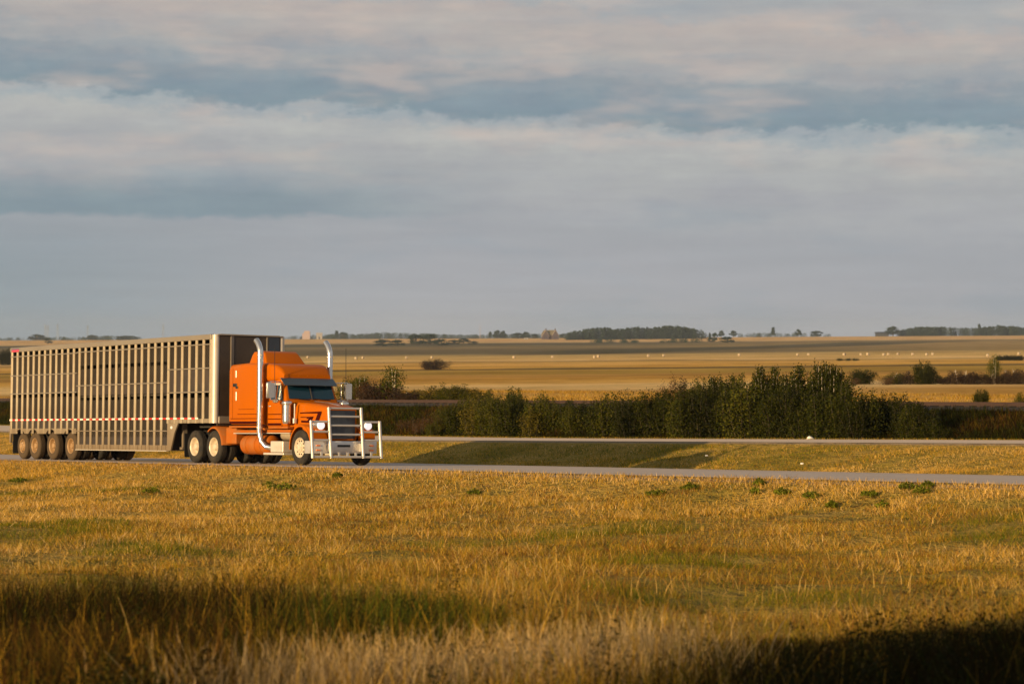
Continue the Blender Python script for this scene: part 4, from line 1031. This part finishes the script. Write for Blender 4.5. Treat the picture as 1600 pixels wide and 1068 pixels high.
def build_shrubs():
    prof = [(640,655),(675,642),(700,628),(725,616),(755,609),(790,607),(820,612),(850,616),(880,620),(905,622),(925,612),(950,603),(1000,600),(1050,597),(1100,597),(1200,598),(1290,600),(1330,594),(1370,600),(1400,608),(1430,625),(1455,642)]
    pu, pv = zip(*prof)
    us = np.arange(690, 1462, 17.5); 
    for i, u in enumerate(us):
        u2 = u+random.uniform(-7, 7); n = 37.4+random.uniform(-1.0, 1.2); x, y = on_n(u2, n); vt = float(np.interp(u2, pu, pv))+random.uniform(-7, 9)
        zt = -(vt-527)/FPX*y; h = max(.9, zt-T1(x, y))*random.uniform(.82, 1.10); kind = (['willow','dense','willow','olive','willow','dense'][i % 6] if 900 < u2 < 1300 else ['willow','dense'][i % 2] if u2 > 900 else ['olive','willow','olive','yellow','olive'][i % 5])
        desc = {'willow': 'dark green willow bush', 'dense': 'dense blackish green bush', 'olive': 'olive green bush', 'yellow': 'yellow-tinged bush'}[kind]
        shrub(kind, x, y, h*1.03, max(1.7, h*.85), desc+' in the thicket along the far road, '+ordn(i)+' from left', 'thicket bushes along the far road')
    # second rank, taller and looser, with pale stems showing
    back = [(745,606,'yellow'),(770,604,'olive'),(800,606,'olive'),(1040,592,'brown'),(1058,580,'brown'),(1075,586,'purple'),(1095,584,'olive'),(1118,578,'tall'),(1140,580,'tall'),(1165,577,'olive'),(1188,566,'tall'),(1205,566,'tall'),(1225,578,'tall'),(1247,563,'tall'),(1262,575,'olive'),
            (1285,556,'tall'),(1302,562,'tall'),(1318,578,'willow'),(1150,588,'willow'),(1085,596,'willow'),(1180,588,'dense'),(1210,590,'willow'),(1240,592,'dense'),(1272,588,'willow'),(1300,590,'dense'),(1120,597,'dense')]
    for i, (u, vt, kd) in enumerate(sorted(back)):
        n = 39.4+random.uniform(-.5, .8); x, y = on_n(u, n); h = -(vt-527)/FPX*y-T1(x, y)
        d = {'yellow': 'yellow green bush', 'olive': 'olive bush', 'brown': 'brown twiggy bush', 'purple': 'purplish brown bush', 'tall': 'pale-stemmed bush', 'willow': 'green willow bush', 'dense': 'dense dark bush'}[kd]
        shrub(kd, x, y, h*1.02, max(1.5, h*.62), d+' above the thicket top, '+ordn(i)+' from left', 'taller bushes in the thicket')
    # behind the rails at left
    lst = [('olive',549,587,26,'olive bush just right of the truck mirror behind the rails'), ('aspen',561,590,14,'slim pale-stemmed aspen nearest the truck mirror behind the rails'), ('aspen',570,588,14,'second slim pale-stemmed aspen from the truck behind the rails'),
           ('brown',582,592,26,'brown twiggy bush left of the forked aspen behind the rails'), ('purple',598,594,30,'purple-brown bush touching the forked aspen behind the rails'), ('aspen',614,577,30,'broad aspen with a bright cream trunk standing behind the rails'),
           ('purple',628,606,18,'low purplish bush right of the broad aspen behind the rails'), ('olive',643,608,24,'rounded dark olive bush near the leaning dead stem'), ('purple',655,608,20,'small brownish bush right of the rounded olive bush behind the rails'),
           ('yellow',668,612,16,'small yellow-brown bush in the gap of the rail-side row'), ('yellow',686,598,30,'yellow-green bush first of the leafy group behind the rails'), ('olive',703,600,30,'dark-centred leafy bush in the middle of its group behind the rails'), ('yellow',722,600,28,'yellow-green bush last of the leafy group behind the rails'),
           ('yellow',738,606,26,'yellow-green bush where the rail-side row meets the thicket'),('purple',590,600,24,'dark shrub filling the foot of the row between brown bush and purple bush'),('brown',573,596,22,'twiggy reddish bush beneath the slim aspens'),('brown',606,600,20,'twiggy brown bush left at the foot of the broad aspen'),('brown',640,612,22,'low straggly bush under the leaning dead stem'),('olive',712,604,26,'olive bush squeezed between the two leafy rail-side bushes'),('brown',553,600,18,'thin brown bush nearest the truck mirror')]
    for kd, u, vt, w, lb in lst:
        x, y = on_n(u, 46.3+random.uniform(-.3,.5)); h = -(vt-527)/FPX*y-T1(x, y); shrub(kd, x, y, h*1.1, w*2.5/FPX*y, lb, 'bushes behind the rails', cat='tree' if kd == 'aspen' else 'shrub')
    # on the bank at left, in front of the rails
    for kd, u, vt, n, w, lb in [('brown',655,646,37.5,44,'reddish brown bush on the bank at the left end of the thicket'), ('brown',632,652,38.0,30,'low russet bush on the bank right of the truck bull bar'), ('olive',676,650,36.9,30,'low olive bush by the road left of the thicket'), ('brown',684,638,38.2,36,'brown bush leaning on the left end of the thicket')]:
        x, y = on_n(u, n); h = max(.6, -(vt-527)/FPX*y-T1(x, y)); shrub(kd, x, y, h, w*1.2/FPX*y, lb, 'bushes on the railway bank')
    # row in the pasture at right
    rr_ = [('willow',1347,574,600,40,'dark green bush left of the fallen branches in the pasture'),('brown',1330,588,602,24,'low brown bush beside the dark green pasture bush'),('olive',1402,580,600,34,'olive bush over the fallen pale branches'),('brown',1384,586,601,22,'straggly bush behind the bright straw patch'),('purple',1425,578,600,30,'purplish bush left of the tallest pasture bush'),
           ('willow',1442,561,600,30,'tallest pointed bush of the pasture row'),('dense',1452,572,600,24,'dark bush leaning on the tallest pasture bush'),('olive',1468,584,599,20,'small olive bush right of the tallest pasture bush'),('purple',1493,577,600,28,'dark purplish bush with the first bare pale stem'),('purple',1512,580,600,28,'dark bush behind the second bare pale stem'),
           ('purple',1531,579,600,30,'blackish rounded bush between bare pale stems'),('aspen',1554,555,600,26,'tallest aspen of the right pasture with a white trunk'),('purple',1560,580,600,26,'low dark bush at the foot of the white-trunked aspen'),('purple',1578,576,600,28,'dark bush behind the crooked white stem'),('purple',1597,574,600,30,'dark bush cut by the right edge in the pasture row'),('purple',1545,582,600,22,'small dark bush left of the white-trunked aspen'),('purple',1477,586,600,18,'lowest dark bush of the pasture row')]
    for kd, u, vt, vb, w, lb in rr_:
        x, y = hit(u, vb, 100); h = (vb-vt)/FPX*y*1.04; shrub(kd, x, y, h, w*1.5/FPX*y, lb, 'bushes in the pasture row', cat='tree' if kd == 'aspen' else 'shrub')
    for kd, u, vt, vb, w, lb in [('willow',1535,604,638,34,'lone dark green bush close behind the rails at right'),('olive',1597,610,639,26,'green bush at the right edge close behind the rails'),('olive',1570,626,638,18,'small green weedy bush between two rail-side bushes at right'),('purple',680,559,577,46,'lone purplish bush in the hay field'),('brown',667,562,577,26,'smaller brown bush joined to the lone hay field bush')]:
        x, y = hit(u, vb, 100); h = (vb-vt)/FPX*y*1.05; shrub(kd, x, y, h, w*1.15/FPX*y, lb)
    # bare leaning stems
    for i, (u, vb, vt, du, lb) in enumerate([(630,631,608,6,'bare bleached stem leaning right behind the rails'),(1496,600,577,-3,'first bare pale stem in the right pasture row'),(1507,600,578,3,'second bare pale stem, leaning right, in the pasture row'),(1574,598,577,-2,'straight bare pale stem right of the white-trunked aspen'),(1592,598,576,-10,'crooked bare white stem leaning left near the right edge'),(1390,598,582,12,'dead pale branch leaning right over the straw patch')]):
        x, y = hit(u, vb, 100) if i else on_n(u, 47.2); g = T1(x, y); h = (vb-vt)/FPX*y; dx = du/FPX*y; mb = MB()
        mb.tube([(0,0,-.05),(dx*.2,0,h*.3),(dx*.75,.05,h*.65),(dx,0,h)], [.055,.05,.035,.015], 6)
        for q in (.45,.62,.8): mb.tube([(dx*q,0,h*q),(dx*q+random.choice((-1,1))*h*.16,.1,h*(q+.14))], [.02,.006], 4)
        o = mb.build('dead_stem', 'birch'); o.location = (x, y, g); tag(o, lb, 'dead tree', 'bare pale stems')
    # green clumps in the dry verge
    for i, (u, v, w) in enumerate([(28,752,22),(236,769,20),(420,760,16),(440,763,34),(527,745,12),(740,772,16),(1026,774,28),(1078,764,22),(1186,757,14),(1181,771,14),(1222,772,20),(1267,777,20),(1300,792,14),(1358,775,20),(1379,794,16),(1420,763,22),(1440,770,20),(1450,761,14)]):
        x, y = hit(u, v, 30); w = w/FPX*y; m = int(110+300*w); w *= 1.35; r = RNG.random(m)**.55; a = RNG.random(m)*2*PI; hh = .15*(1-r*.7)
        o = cloud_leaves('weed_clump', r*np.cos(a)*w/2, r*np.sin(a)*w*.8, hh*RNG.random(m)+.02, .018+.022*RNG.random(m), 'weed_green', .6, up=.3, asp=2.6)
        o.location = (x, y, T1(x, y)); tag(o, 'low fresh green weed clump in the dry roadside grass, '+ordn(i)+' from left', 'weed', 'green weed clumps on the verge')
build_grass(); build_shrubs()

# ---- hay bales, litter
def build_bales():
    mb = MB(); mb.lathe([(.001,-.62),(.55,-.62),(.70,-.59),(.75,-.52),(.765,-.2),(.765,.2),(.75,.52),(.70,.59),(.55,.62),(.001,.62)], 'x', 22, (0,0,.74))
    p = mb.build('hay_bale', 'straw', None, 50)
    us = [(481,559.5),(556,561.5),(567,560.5),(635,560.5),(675,560),(803,560),(863,559.5),(929,559.5),(935,558.5),(1013,557.5),(1037,557),(1155,556),(1246,555.5),(1263,555.5),(1319,555.5),(1345,555.5),(1356,555),(1381,555.5),(1388,555),(1403,554.5),(1426,555),(1448,555),(1457,555),(1543,557),(1592,554)]
    for i, (u, v) in enumerate(us):
        x, y = hit(u, v, 300); s = random.uniform(.80, .92) if i not in (19, 21) else .75
        o = p if i == 0 else p.copy()
        if i: COL.objects.link(o)
        o.location = (x, y, T1(x, y)-.03); o.rotation_euler = (0, 0, random.uniform(-.9, .9)); o.scale = (s, s, s)
        tag(o, 'round pale hay bale standing in the mown hay field, '+ordn(i)+' from left', 'hay bale', 'hay bales in the far field')
build_bales()
def build_litter():
    x, y = on_n(1266, 34.5); mb = MB(); secs = []
    for i in range(9):
        t = i/8; r = .10*math.sin(PI*min(1, t*1.05))**.6*(1-.5*t)+.006; secs.append([(-.17+.36*t, math.cos(a)*r*1.4+random.uniform(-.01,.01), r*.75+math.sin(a)*r*(.9+random.uniform(-.12,.12))) for a in (2*PI*k/9 for k in range(9))])
    mb.loft(secs); o = mb.build('plastic_bag', 'plastic', None, 60); o.location = (x, y, T1(x, y)+.03); tag(o, 'crumpled white plastic bag lying on the far road edge', 'litter')
    for u, v, lb in ((1104,717,'tiny white scrap of litter in the median grass nearer the shadow'), (1253,730,'tiny white scrap of litter in the median grass farther from the shadow')):
        x, y = hit(u, v, 40 if v > 800 else 84); mb = MB(); mb.loft([[(-.05+.1*t, math.cos(a)*.035*(1-abs(t-.5)), .06+math.sin(a)*.03) for a in (2*PI*k/6 for k in range(6))] for t in (0,.3,.6,1)])
        o = mb.build('litter', 'plastic'); o.location = (x, y, T1(x, y)+.08); tag(o, lb, 'litter', 'scraps of litter in the grass')
build_litter()

# ---- far trees, woods, farmhouse, elevator, pylons
FT = []
def far_tree_proto(kind):
    root = empty('tree'); mb = MB(); H = 10.0
    top = {'round': .98, 'spire': .99, 'flat': .95}[kind]
    mb.tube([(0,0,-.4),(.1,0,2.5),(-.1,.1,6),(0,0,8.6)], [.32,.26,.18,.05], 6, cap=False)
    xs, ys, zs = [], [], []
    for i in range(34):
        a = random.uniform(0, 2*PI); t = random.uniform(.12, 1)
        rad = {'round': 4.0*math.sin(PI*min(1, .12+t*.86))**.7, 'spire': 2.3*(1.1-t)**.8, 'flat': 4.4*(.35+.65*math.sin(PI*t))}[kind]
        r = rad*random.uniform(.45, 1); cx, cy, cz = r*math.cos(a), r*math.sin(a), H*(.10+.84*t); m = 62; g = RNG.normal(size=(m, 3))*np.array([.62,.62,.5])
        xs.append(cx+g[:,0]); ys.append(cy+g[:,1]); zs.append(np.maximum(.1, cz+g[:,2]))
        if i % 3 == 0: mb.tube([(0,0,cz*.55),(cx*.6,cy*.6,cz*.85),(cx,cy,cz)], [.12,.07,.02], 4, cap=False)
    cloud_leaves('crown', np.concatenate(xs), np.concatenate(ys), np.concatenate(zs), .42*(.7+.6*RNG.random(34*62)), 'leaf_far', .5, parent=root, up=.4, tint=(.25, (1.9,1.8,1.2)))
    mb.build('trunk', 'bark', root); return root
def far_tree(kind, u, vb, vt, w, lb, Y=None, group=None):
    key = 'far'+kind
    if key not in PROTO: PROTO[key] = far_tree_proto(kind); o = PROTO[key]
    else: o = dup(PROTO[key])
    if Y is None: x, y = hit(u, vb, 150)
    else: x, y = (u-800)/FPX*Y, Y
    zt = -(vt-527)/FPX*y; z0 = min(T1(x, y), -(vb-527)/FPX*y) if Y else T1(x, y); h = max(2, zt-z0)
    o.location = (x, y, z0); o.scale = (w/FPX*y/8, w/FPX*y/8, h/10); o.rotation_euler = (0, 0, random.uniform(0, 6)); tag(o, lb, 'tree', group); return o
def woods(u0, u1, tops, vb, Y=None, dens=.30, sz=1.0, var=2.0, name='woods', mat='leaf_far', wd=9):
    """a far-off wood as one mass: many crowns"""
    xs, ys, zs, ss = [], [], [], []; m = 170
    for i in range(max(3, int((u1-u0)*dens))):
        u = u0+(u1-u0)*RNG.random(); v = vb(u) if callable(vb) else vb
        if Y is None: x, y = hit(u, v, 150)
        else: y = Y*(1+.03*RNG.random()); x = (u-800)/FPX*y
        y += RNG.random()*y*.012; vt = float(np.interp(u, *zip(*tops)))+jit(1, var)[0]+ (0 if RNG.random() < .5 else 2.0*RNG.random())
        zb = T1(x, y); zt = -(vt-527)/FPX*y; h = max(1.5, zt-zb); w = wd*sz/FPX*y*(.6+.6*RNG.random())*.5
        a = RNG.random(m)*2*PI; t = RNG.random(m); r = w*np.sqrt(RNG.random(m))*(.45+.9*np.sin(PI*np.clip(.15+t*.82, 0, 1))**.6)
        xs.append(x+r*np.cos(a)); ys.append(y+r*np.sin(a)); zs.append(zb+h*t*(1-.12*(r/w)**2)); ss.append(np.full(m, max(.5, h*.085)))
    o = cloud_leaves(name, np.concatenate(xs), np.concatenate(ys), np.concatenate(zs), np.concatenate(ss), mat, .45, kind='stuff', asp=1.3, up=.4, tint=(.25, (1.8,1.7,1.2)))
    return o
def build_far():
    woods(886, 1104, [(886,521),(905,516),(925,513),(940,511),(965,515),(985,512),(1000,510),(1015,513),(1040,510),(1060,509),(1080,512),(1095,515),(1104,522)], lambda u: 531-.010*(u-886), dens=.95)
    woods(926, 1000, [(926,529),(960,528.5),(1000,531)], 535.5, dens=.35, sz=.9, var=.8, wd=10)
    woods(1030, 1098, [(1030,531),(1050,529),(1098,528)], 535, dens=.30, sz=.7, var=.8)
    woods(1406, 1612, [(1406,517),(1425,513),(1440,510.5),(1500,511),(1530,512),(1560,508),(1585,509),(1612,513)], 521, dens=.9, sz=.95, var=1.2)
    woods(445, 745, [(445,525),(480,524),(520,522),(560,522),(600,519),(640,520.5),(700,522),(745,523)], 529, Y=5100, dens=.75, sz=.9, var=1.0)
    woods(745, 880, [(745,522),(800,521),(880,522)], 528, Y=5000, dens=.6, sz=.9, var=1.0)
    woods(-10, 215, [(-10,527.5),(40,527),(90,526),(130,526.5),(150,524),(215,526)], 531, Y=5300, dens=.6, sz=.8, var=.8)
    woods(1155, 1300, [(1155,521),(1180,520),(1240,519.5),(1300,521.5)], 524, Y=4700, dens=.35, sz=.7, var=.8)
    for i, (k, u, vb, vt, w, lb) in enumerate([
        ('round',58,530,522,30,'blue-grey rounded tree on the horizon left of the pylons'),('round',143,530,523,18,'small rounded horizon tree above the trailer roof'),('flat',76,537,528,12,'small dark tree peeking over the rear of the trailer roof'),
        ('flat',198,530,524.5,40,'broad low horizon tree above the middle of the trailer roof'),('spire',526,530,516.5,12,'tall dark pointed tree on the horizon right of the elevator'),('flat',536,530,519,16,'lower tree joined to the pointed horizon tree'),
        ('flat',598,541,530.5,30,'dark bushy tree first in the stubble field row'),('flat',622,540,531,24,'dark bushy tree second in the stubble field row'),('flat',650,539,523,28,'taller dark tree centre left in the stubble field row'),('flat',672,539,522,30,'tallest dark tree of the stubble field row'),
        ('flat',690,540,530,22,'low dark tree right of the tallest in the stubble row'),('flat',708,538,531,22,'low bushy tree right part of the stubble field row'),('round',724,536,528,22,'rounded dark tree near the right end of the stubble row'),('flat',740,538,533,16,'last small bush of the stubble field row'),
        ('spire',766,530,518,10,'narrow dark tree left of the pair on the horizon'),('round',777,530,515.5,14,'taller left tree of the dark pair on the horizon'),('round',786,530,516.5,12,'shorter right tree of the dark pair on the horizon'),('flat',810,529,520,22,'low dark tree left of the farmhouse hedge'),('round',822,529,518,14,'rounded tree left of the farmhouse'),('flat',836,529,522,12,'small tree touching the farmhouse wall at left'),('flat',882,529,521,12,'small tree between farmhouse and wood'),
        ('spire',1109,533,520,8,'thin tree just right of the wood'),('flat',1117,533,520,10,'open-crowned tree second right of the wood'),('flat',1137,535.5,526,24,'low dark bush tree in front of the bright stubble right of the wood'),('flat',1112,534,528,14,'small bush at the foot of the thin tree'),
        ('round',1127,524,516,10,'left of two small rounded horizon trees right of the wood'),('round',1146,524,516,12,'right of two small rounded horizon trees right of the wood'),('spire',1208,523,511,11,'pointed tree tallest in the right horizon row'),('round',1247,523,514,12,'rounded open tree in the right horizon row'),('flat',1276,523,517,20,'low broad tree at the right end of the horizon row'),
        ('round',1395,521,509.5,24,'big rounded tree beside the dark shed on the right horizon'),('spire',1530,520,506,9,'tall thin tree rising out of the right horizon wood')]):
        far_tree(k, u, vb, vt, w, lb, Y={0:4900,1:4900,3:4900,4:4700,5:4700,14:4500,15:4400,16:4400}.get(i))
    # farmhouse
    x, y = hit(859, 530, 500); px = y/FPX; W, D, Hw, Hr = 25*px, 11*px, 7.5*px, 14.5*px
    h = empty('farmhouse', (x, y, T1(x, y)), .10); tag(h, 'large dark gabled farmhouse with two chimneys beside the wood on the horizon', 'house')
    mb = MB(); mb.box(-W/2, W/2, -D/2, D/2, -2, Hw); mb.build('wall', 'housewall', h)
    mb = MB(); e = 1.0*px; mb.add([(-W/2-e,-D/2-e,Hw-.4),(W/2+e,-D/2-e,Hw-.4),(W/2+e,D/2+e,Hw-.4),(-W/2-e,D/2+e,Hw-.4),(-W/2+3*px,0,Hr),(W/2-3*px,0,Hr)], [(0,1,5,4),(2,3,4,5),(1,2,5),(3,0,4),(0,3,2,1)])
    rf = mb.build('roof', 'roof', h)
    for gx in (-7.2*px, 8.0*px):
        mb = MB(); gw = 5.2*px; y0 = -D/2-2.6*px
        mb.add([(gx-gw,y0,-2),(gx+gw,y0,-2),(gx+gw,y0,Hw*.75),(gx,y0,Hr*.93),(gx-gw,y0,Hw*.75),(gx-gw,0,-2),(gx+gw,0,-2),(gx+gw,0,Hw*.75),(gx,0,Hr*.93),(gx-gw,0,Hw*.75)], [(0,1,2,3,4),(5,9,8,7,6),(0,5,6,1),(1,6,7,2),(0,4,9,5)])
        gb = mb.build('gable', 'housewall', h)
        mb = MB()
        for s in (-1, 1): mb.add([(gx,y0-.5*px,Hr*.93+.6*px),(gx+s*(gw+px),y0-.5*px,Hw*.75-.4*px),(gx+s*(gw+px),0,Hw*.75-.4*px),(gx,0,Hr*.93+.6*px),(gx,y0-.5*px,Hr*.93),(gx+s*(gw+px),y0-.5*px,Hw*.75-1.0*px),(gx+s*(gw+px),0,Hw*.75-1.0*px),(gx,0,Hr*.93)], [(0,1,2,3),(4,7,6,5),(0,4,5,1),(1,5,6,2),(2,6,7,3)])
        mb.build('gable_roof', 'housegable', h)
        for q in (-1.5, 1.5):
            mb = MB(); mb.box(gx+q*px-.9*px, gx+q*px+.9*px, y0-.12*px, y0-.02*px, 2.2*px, 5.0*px); mb.build('window', 'window', h)
    for cx in (-6*px, 8.6*px):
        mb = MB(); mb.box(cx-.8*px, cx+.8*px, -.8*px, .8*px, Hr-2*px, Hr+2.0*px); mb.box(cx-1.0*px, cx+1.0*px, -1.0*px, 1.0*px, Hr+2.0*px, Hr+2.5*px); mb.build('chimney', 'housewall', rf)
    def shed(u, vb, vt, w, lb, wall, roof, Y=None, nm='shed', dp=.5):
        x, y = hit(u, vb, 500) if Y is None else ((u-800)/FPX*Y, Y); px = y/FPX; z0 = T1(x, y); zt = -(vt-527)*px; hh = max(1.5*px, zt-z0); w_ = w*px
        t = empty(nm, (x, y, z0)); tag(t, lb, 'building')
        mb = MB(); mb.box(-w_/2, w_/2, -w_*dp/2, w_*dp/2, -1, hh*.72); mb.build('wall', wall, t)
        mb = MB(); e = .06*w_; mb.add([(-w_/2-e,-w_*dp/2-e,hh*.70),(w_/2+e,-w_*dp/2-e,hh*.70),(w_/2+e,w_*dp/2+e,hh*.70),(-w_/2-e,w_*dp/2+e,hh*.70),(-w_/2-e,0,hh),(w_/2+e,0,hh)], [(0,1,5,4),(2,3,4,5),(1,2,5),(3,0,4),(0,3,2,1)]); mb.build('roof', roof, t)
        mb = MB(); mb.box(-w_*.12, w_*.12, -w_*dp/2-.05*px, -w_*dp/2-.01*px, 0, hh*.45); mb.build('door', 'shedroof', t)
        return t
    shed(1378, 521.5, 518.2, 20, 'low dark-roofed shed at the left end of the right horizon wood', 'shedroof', 'shedroof')
    shed(914, 530, 526.2, 9, 'small pale shed under the left edge of the wood', 'greywall', 'roof'); shed(899, 530, 527, 7, 'small brown-roofed hut between farmhouse and wood', 'housegable', 'roof')
    shed(822, 530, 527.5, 6, 'tiny white shed left of the farmhouse', 'greywall', 'greywall')
    shed(499, 527, 519.5, 9, 'pale low building right of the pink elevator on the horizon', 'greywall', 'greywall', Y=5000)
    Y = 5000; x = (480-800)/FPX*Y; px = Y/FPX; z0 = T1(x, Y); t = empty('grain_elevator', (x, Y, z0)); tag(t, 'blocky pale pink grain elevator on the horizon above the truck roof', 'building')
    zt = 9.6*px-z0+0; mb = MB(); mb.box(-5*px, 4.5*px, -3*px, 3*px, -1, zt); mb.build('tower', 'pinkwall', t); mb = MB(); mb.box(-7.5*px, -5.02*px, -2.5*px, 2.5*px, -1, zt*.78); mb.build('annex', 'pinkwall', t)
    mb = MB(); mb.box(-4*px, 3.5*px, -2*px, 2*px, zt, zt+.8*px); mb.build('roof', 'pinkwall', t)
    for i, (u, vt, Y, lb) in enumerate([(71,507,5400,'faint lattice pylon, left of the close pair above the trailer rear'),(75,508,5600,'faint lattice pylon, right of the close pair above the trailer rear'),(90,506,5400,'faint lattice pylon third from left on the horizon'),(137,508,5600,'faint lattice pylon fourth from left on the horizon'),(255,506,5400,'faint lattice pylon above the front half of the trailer')]):
        x = (u-800)/FPX*Y; z0 = T1(x, Y); h = -(vt-527)/FPX*Y-z0; t = empty('pylon', (x, Y, z0)); tag(t, lb, 'pylon', 'pylons on the horizon'); mb = MB(); b = 2.6
        for sx in (-1, 1):
            for sy in (-1, 1): mb.tube([(sx*b, sy*b, -1), (sx*.5, sy*.5, h)], .16, 3)
        for q in np.linspace(.05, .9, 8):
            w = b*(1-q)+.5*q; w2 = b*(1-q-.1)+.5*(q+.1); mb.tube([(-w,-w,h*q),(w2,-w2,h*(q+.1))], .10, 3); mb.tube([(w,-w,h*q),(-w2,-w2,h*(q+.1))], .10, 3)
        mb.build('mast', 'steel', t); mb = MB()
        for q, w in ((.76,5.5),(.88,4.2),(.98,3)): mb.tube([(-w,0,h*q),(w,0,h*q)], .22, 3)
        mb.build('cross_arm', 'steel', t)
    Y = 4600; x = (750-800)/FPX*Y; mb = MB(); mb.tube([(0,0,-1),(0,0,(527-506)/FPX*Y-T1(x, Y))], [.5,.25], 5); o = mb.build('mast', 'pinkwall'); o.location = (x, Y, T1(x, Y)); tag(o, 'thin pale mast on the horizon left of the dark pair of trees', 'mast')
    # low hedges in the hay field
    for u, vb, vt, w, n_, lb in [(1325,563.5,558.5,12,3,'low green bush strip beyond the thicket in the hay field')]:
        for j in range(n_): 
            uu = u-12+j*12; x, y = hit(uu, vb, 300); shrub('olive', x, y, (vb-vt)/FPX*y, w*1.3/FPX*y, 'low green bush in the hay field, '+ordn(j)+' of a short row of three', 'short row of low bushes in the hay field')
    for j, uu in enumerate([1562,1570,1578,1586,1594]):
        x, y = hit(uu, 563, 300); shrub('dense', x, y, 9.5/FPX*y, 12*1.3/FPX*y, 'dark hedge bush at the right edge of the hay field, '+ordn(j)+' from left', 'dark hedge at the edge of the hay field')
    for j, uu in enumerate([-6, 4, 13]):
        x, y = hit(uu, 570, 300); shrub('dense', x, y, 28/FPX*y, 14*1.4/FPX*y, 'dark bush behind the tail of the trailer, '+ordn(j)+' from left', 'dark bushes behind the trailer tail')
build_far()

# ---- the air: pale haze over the plain
def build_haze():
    mb = MB(); mb.box(-5000, 5000, -40, 9000, -45, 60); o = mb.build('haze', M['plastic']); o.data.materials.clear()
    m = bpy.data.materials.new('haze'); m.use_nodes = True; T = NT(m.node_tree); T.n.clear()
    v = T.new('ShaderNodeVolumePrincipled'); v.inputs['Color'].default_value = (.80,.88,.97,1); v.inputs['Density'].default_value = .00005; v.inputs['Anisotropy'].default_value = .2
    out = T.new('ShaderNodeOutputMaterial'); T.l.new(v.outputs[0], out.inputs['Volume']); o.data.materials.append(m); tag(o, kind='stuff')
build_haze()

# ---- unseen trees added left of the viewpoint to shade the lower right corner of the verge
def build_shade():
    for i, (dx, dy, lb) in enumerate([(-18.45,-1.9,'unseen slim leafy tree added for shade nearest the highway, left of the viewpoint'),(-17.9,-5.7,'unseen middle leafy tree added for shade left of the viewpoint'),(-15.9,-7.9,'unseen leafy tree added for shade left of the viewpoint, farther from the highway')]):
        root = empty('tree'); mb = MB(); g = T1(dx, dy); mb.tube([(0,0,-.2),(.1,0,2),(0,.1,4.6),(0,0,7.0)], [.17,.14,.10,.04], 8)
        xs, ys, zs = [], [], []
        for j in range(26):
            a = random.uniform(0, 2*PI); r = random.uniform(.2, 1.35 if i else 1.15); cz = (3.95-g+random.uniform(-1.0, .9)) if i else 3.85-g+random.uniform(-.4, .5); cx, cy = r*math.cos(a), r*math.sin(a); m = 330
            g3 = RNG.normal(size=(m, 3))*np.array([.36,.36,.20]); xs.append(cx+g3[:,0]); ys.append(cy+g3[:,1]); zs.append(cz+g3[:,2])
            mb.tube([(0,0,3.6),(cx*.5,cy*.5,cz-.8),(cx,cy,cz)], [.06,.04,.015], 5)
        cloud_leaves('crown', np.concatenate(xs), np.concatenate(ys), np.concatenate(zs), np.full(26*330, .13), 'leaf_willow', .4, parent=root)
        mb.build('trunk', 'bark', root); root.location = (dx, dy, g); tag(root, lb, 'tree', 'unseen trees added for shade beside the viewpoint')
build_shade()
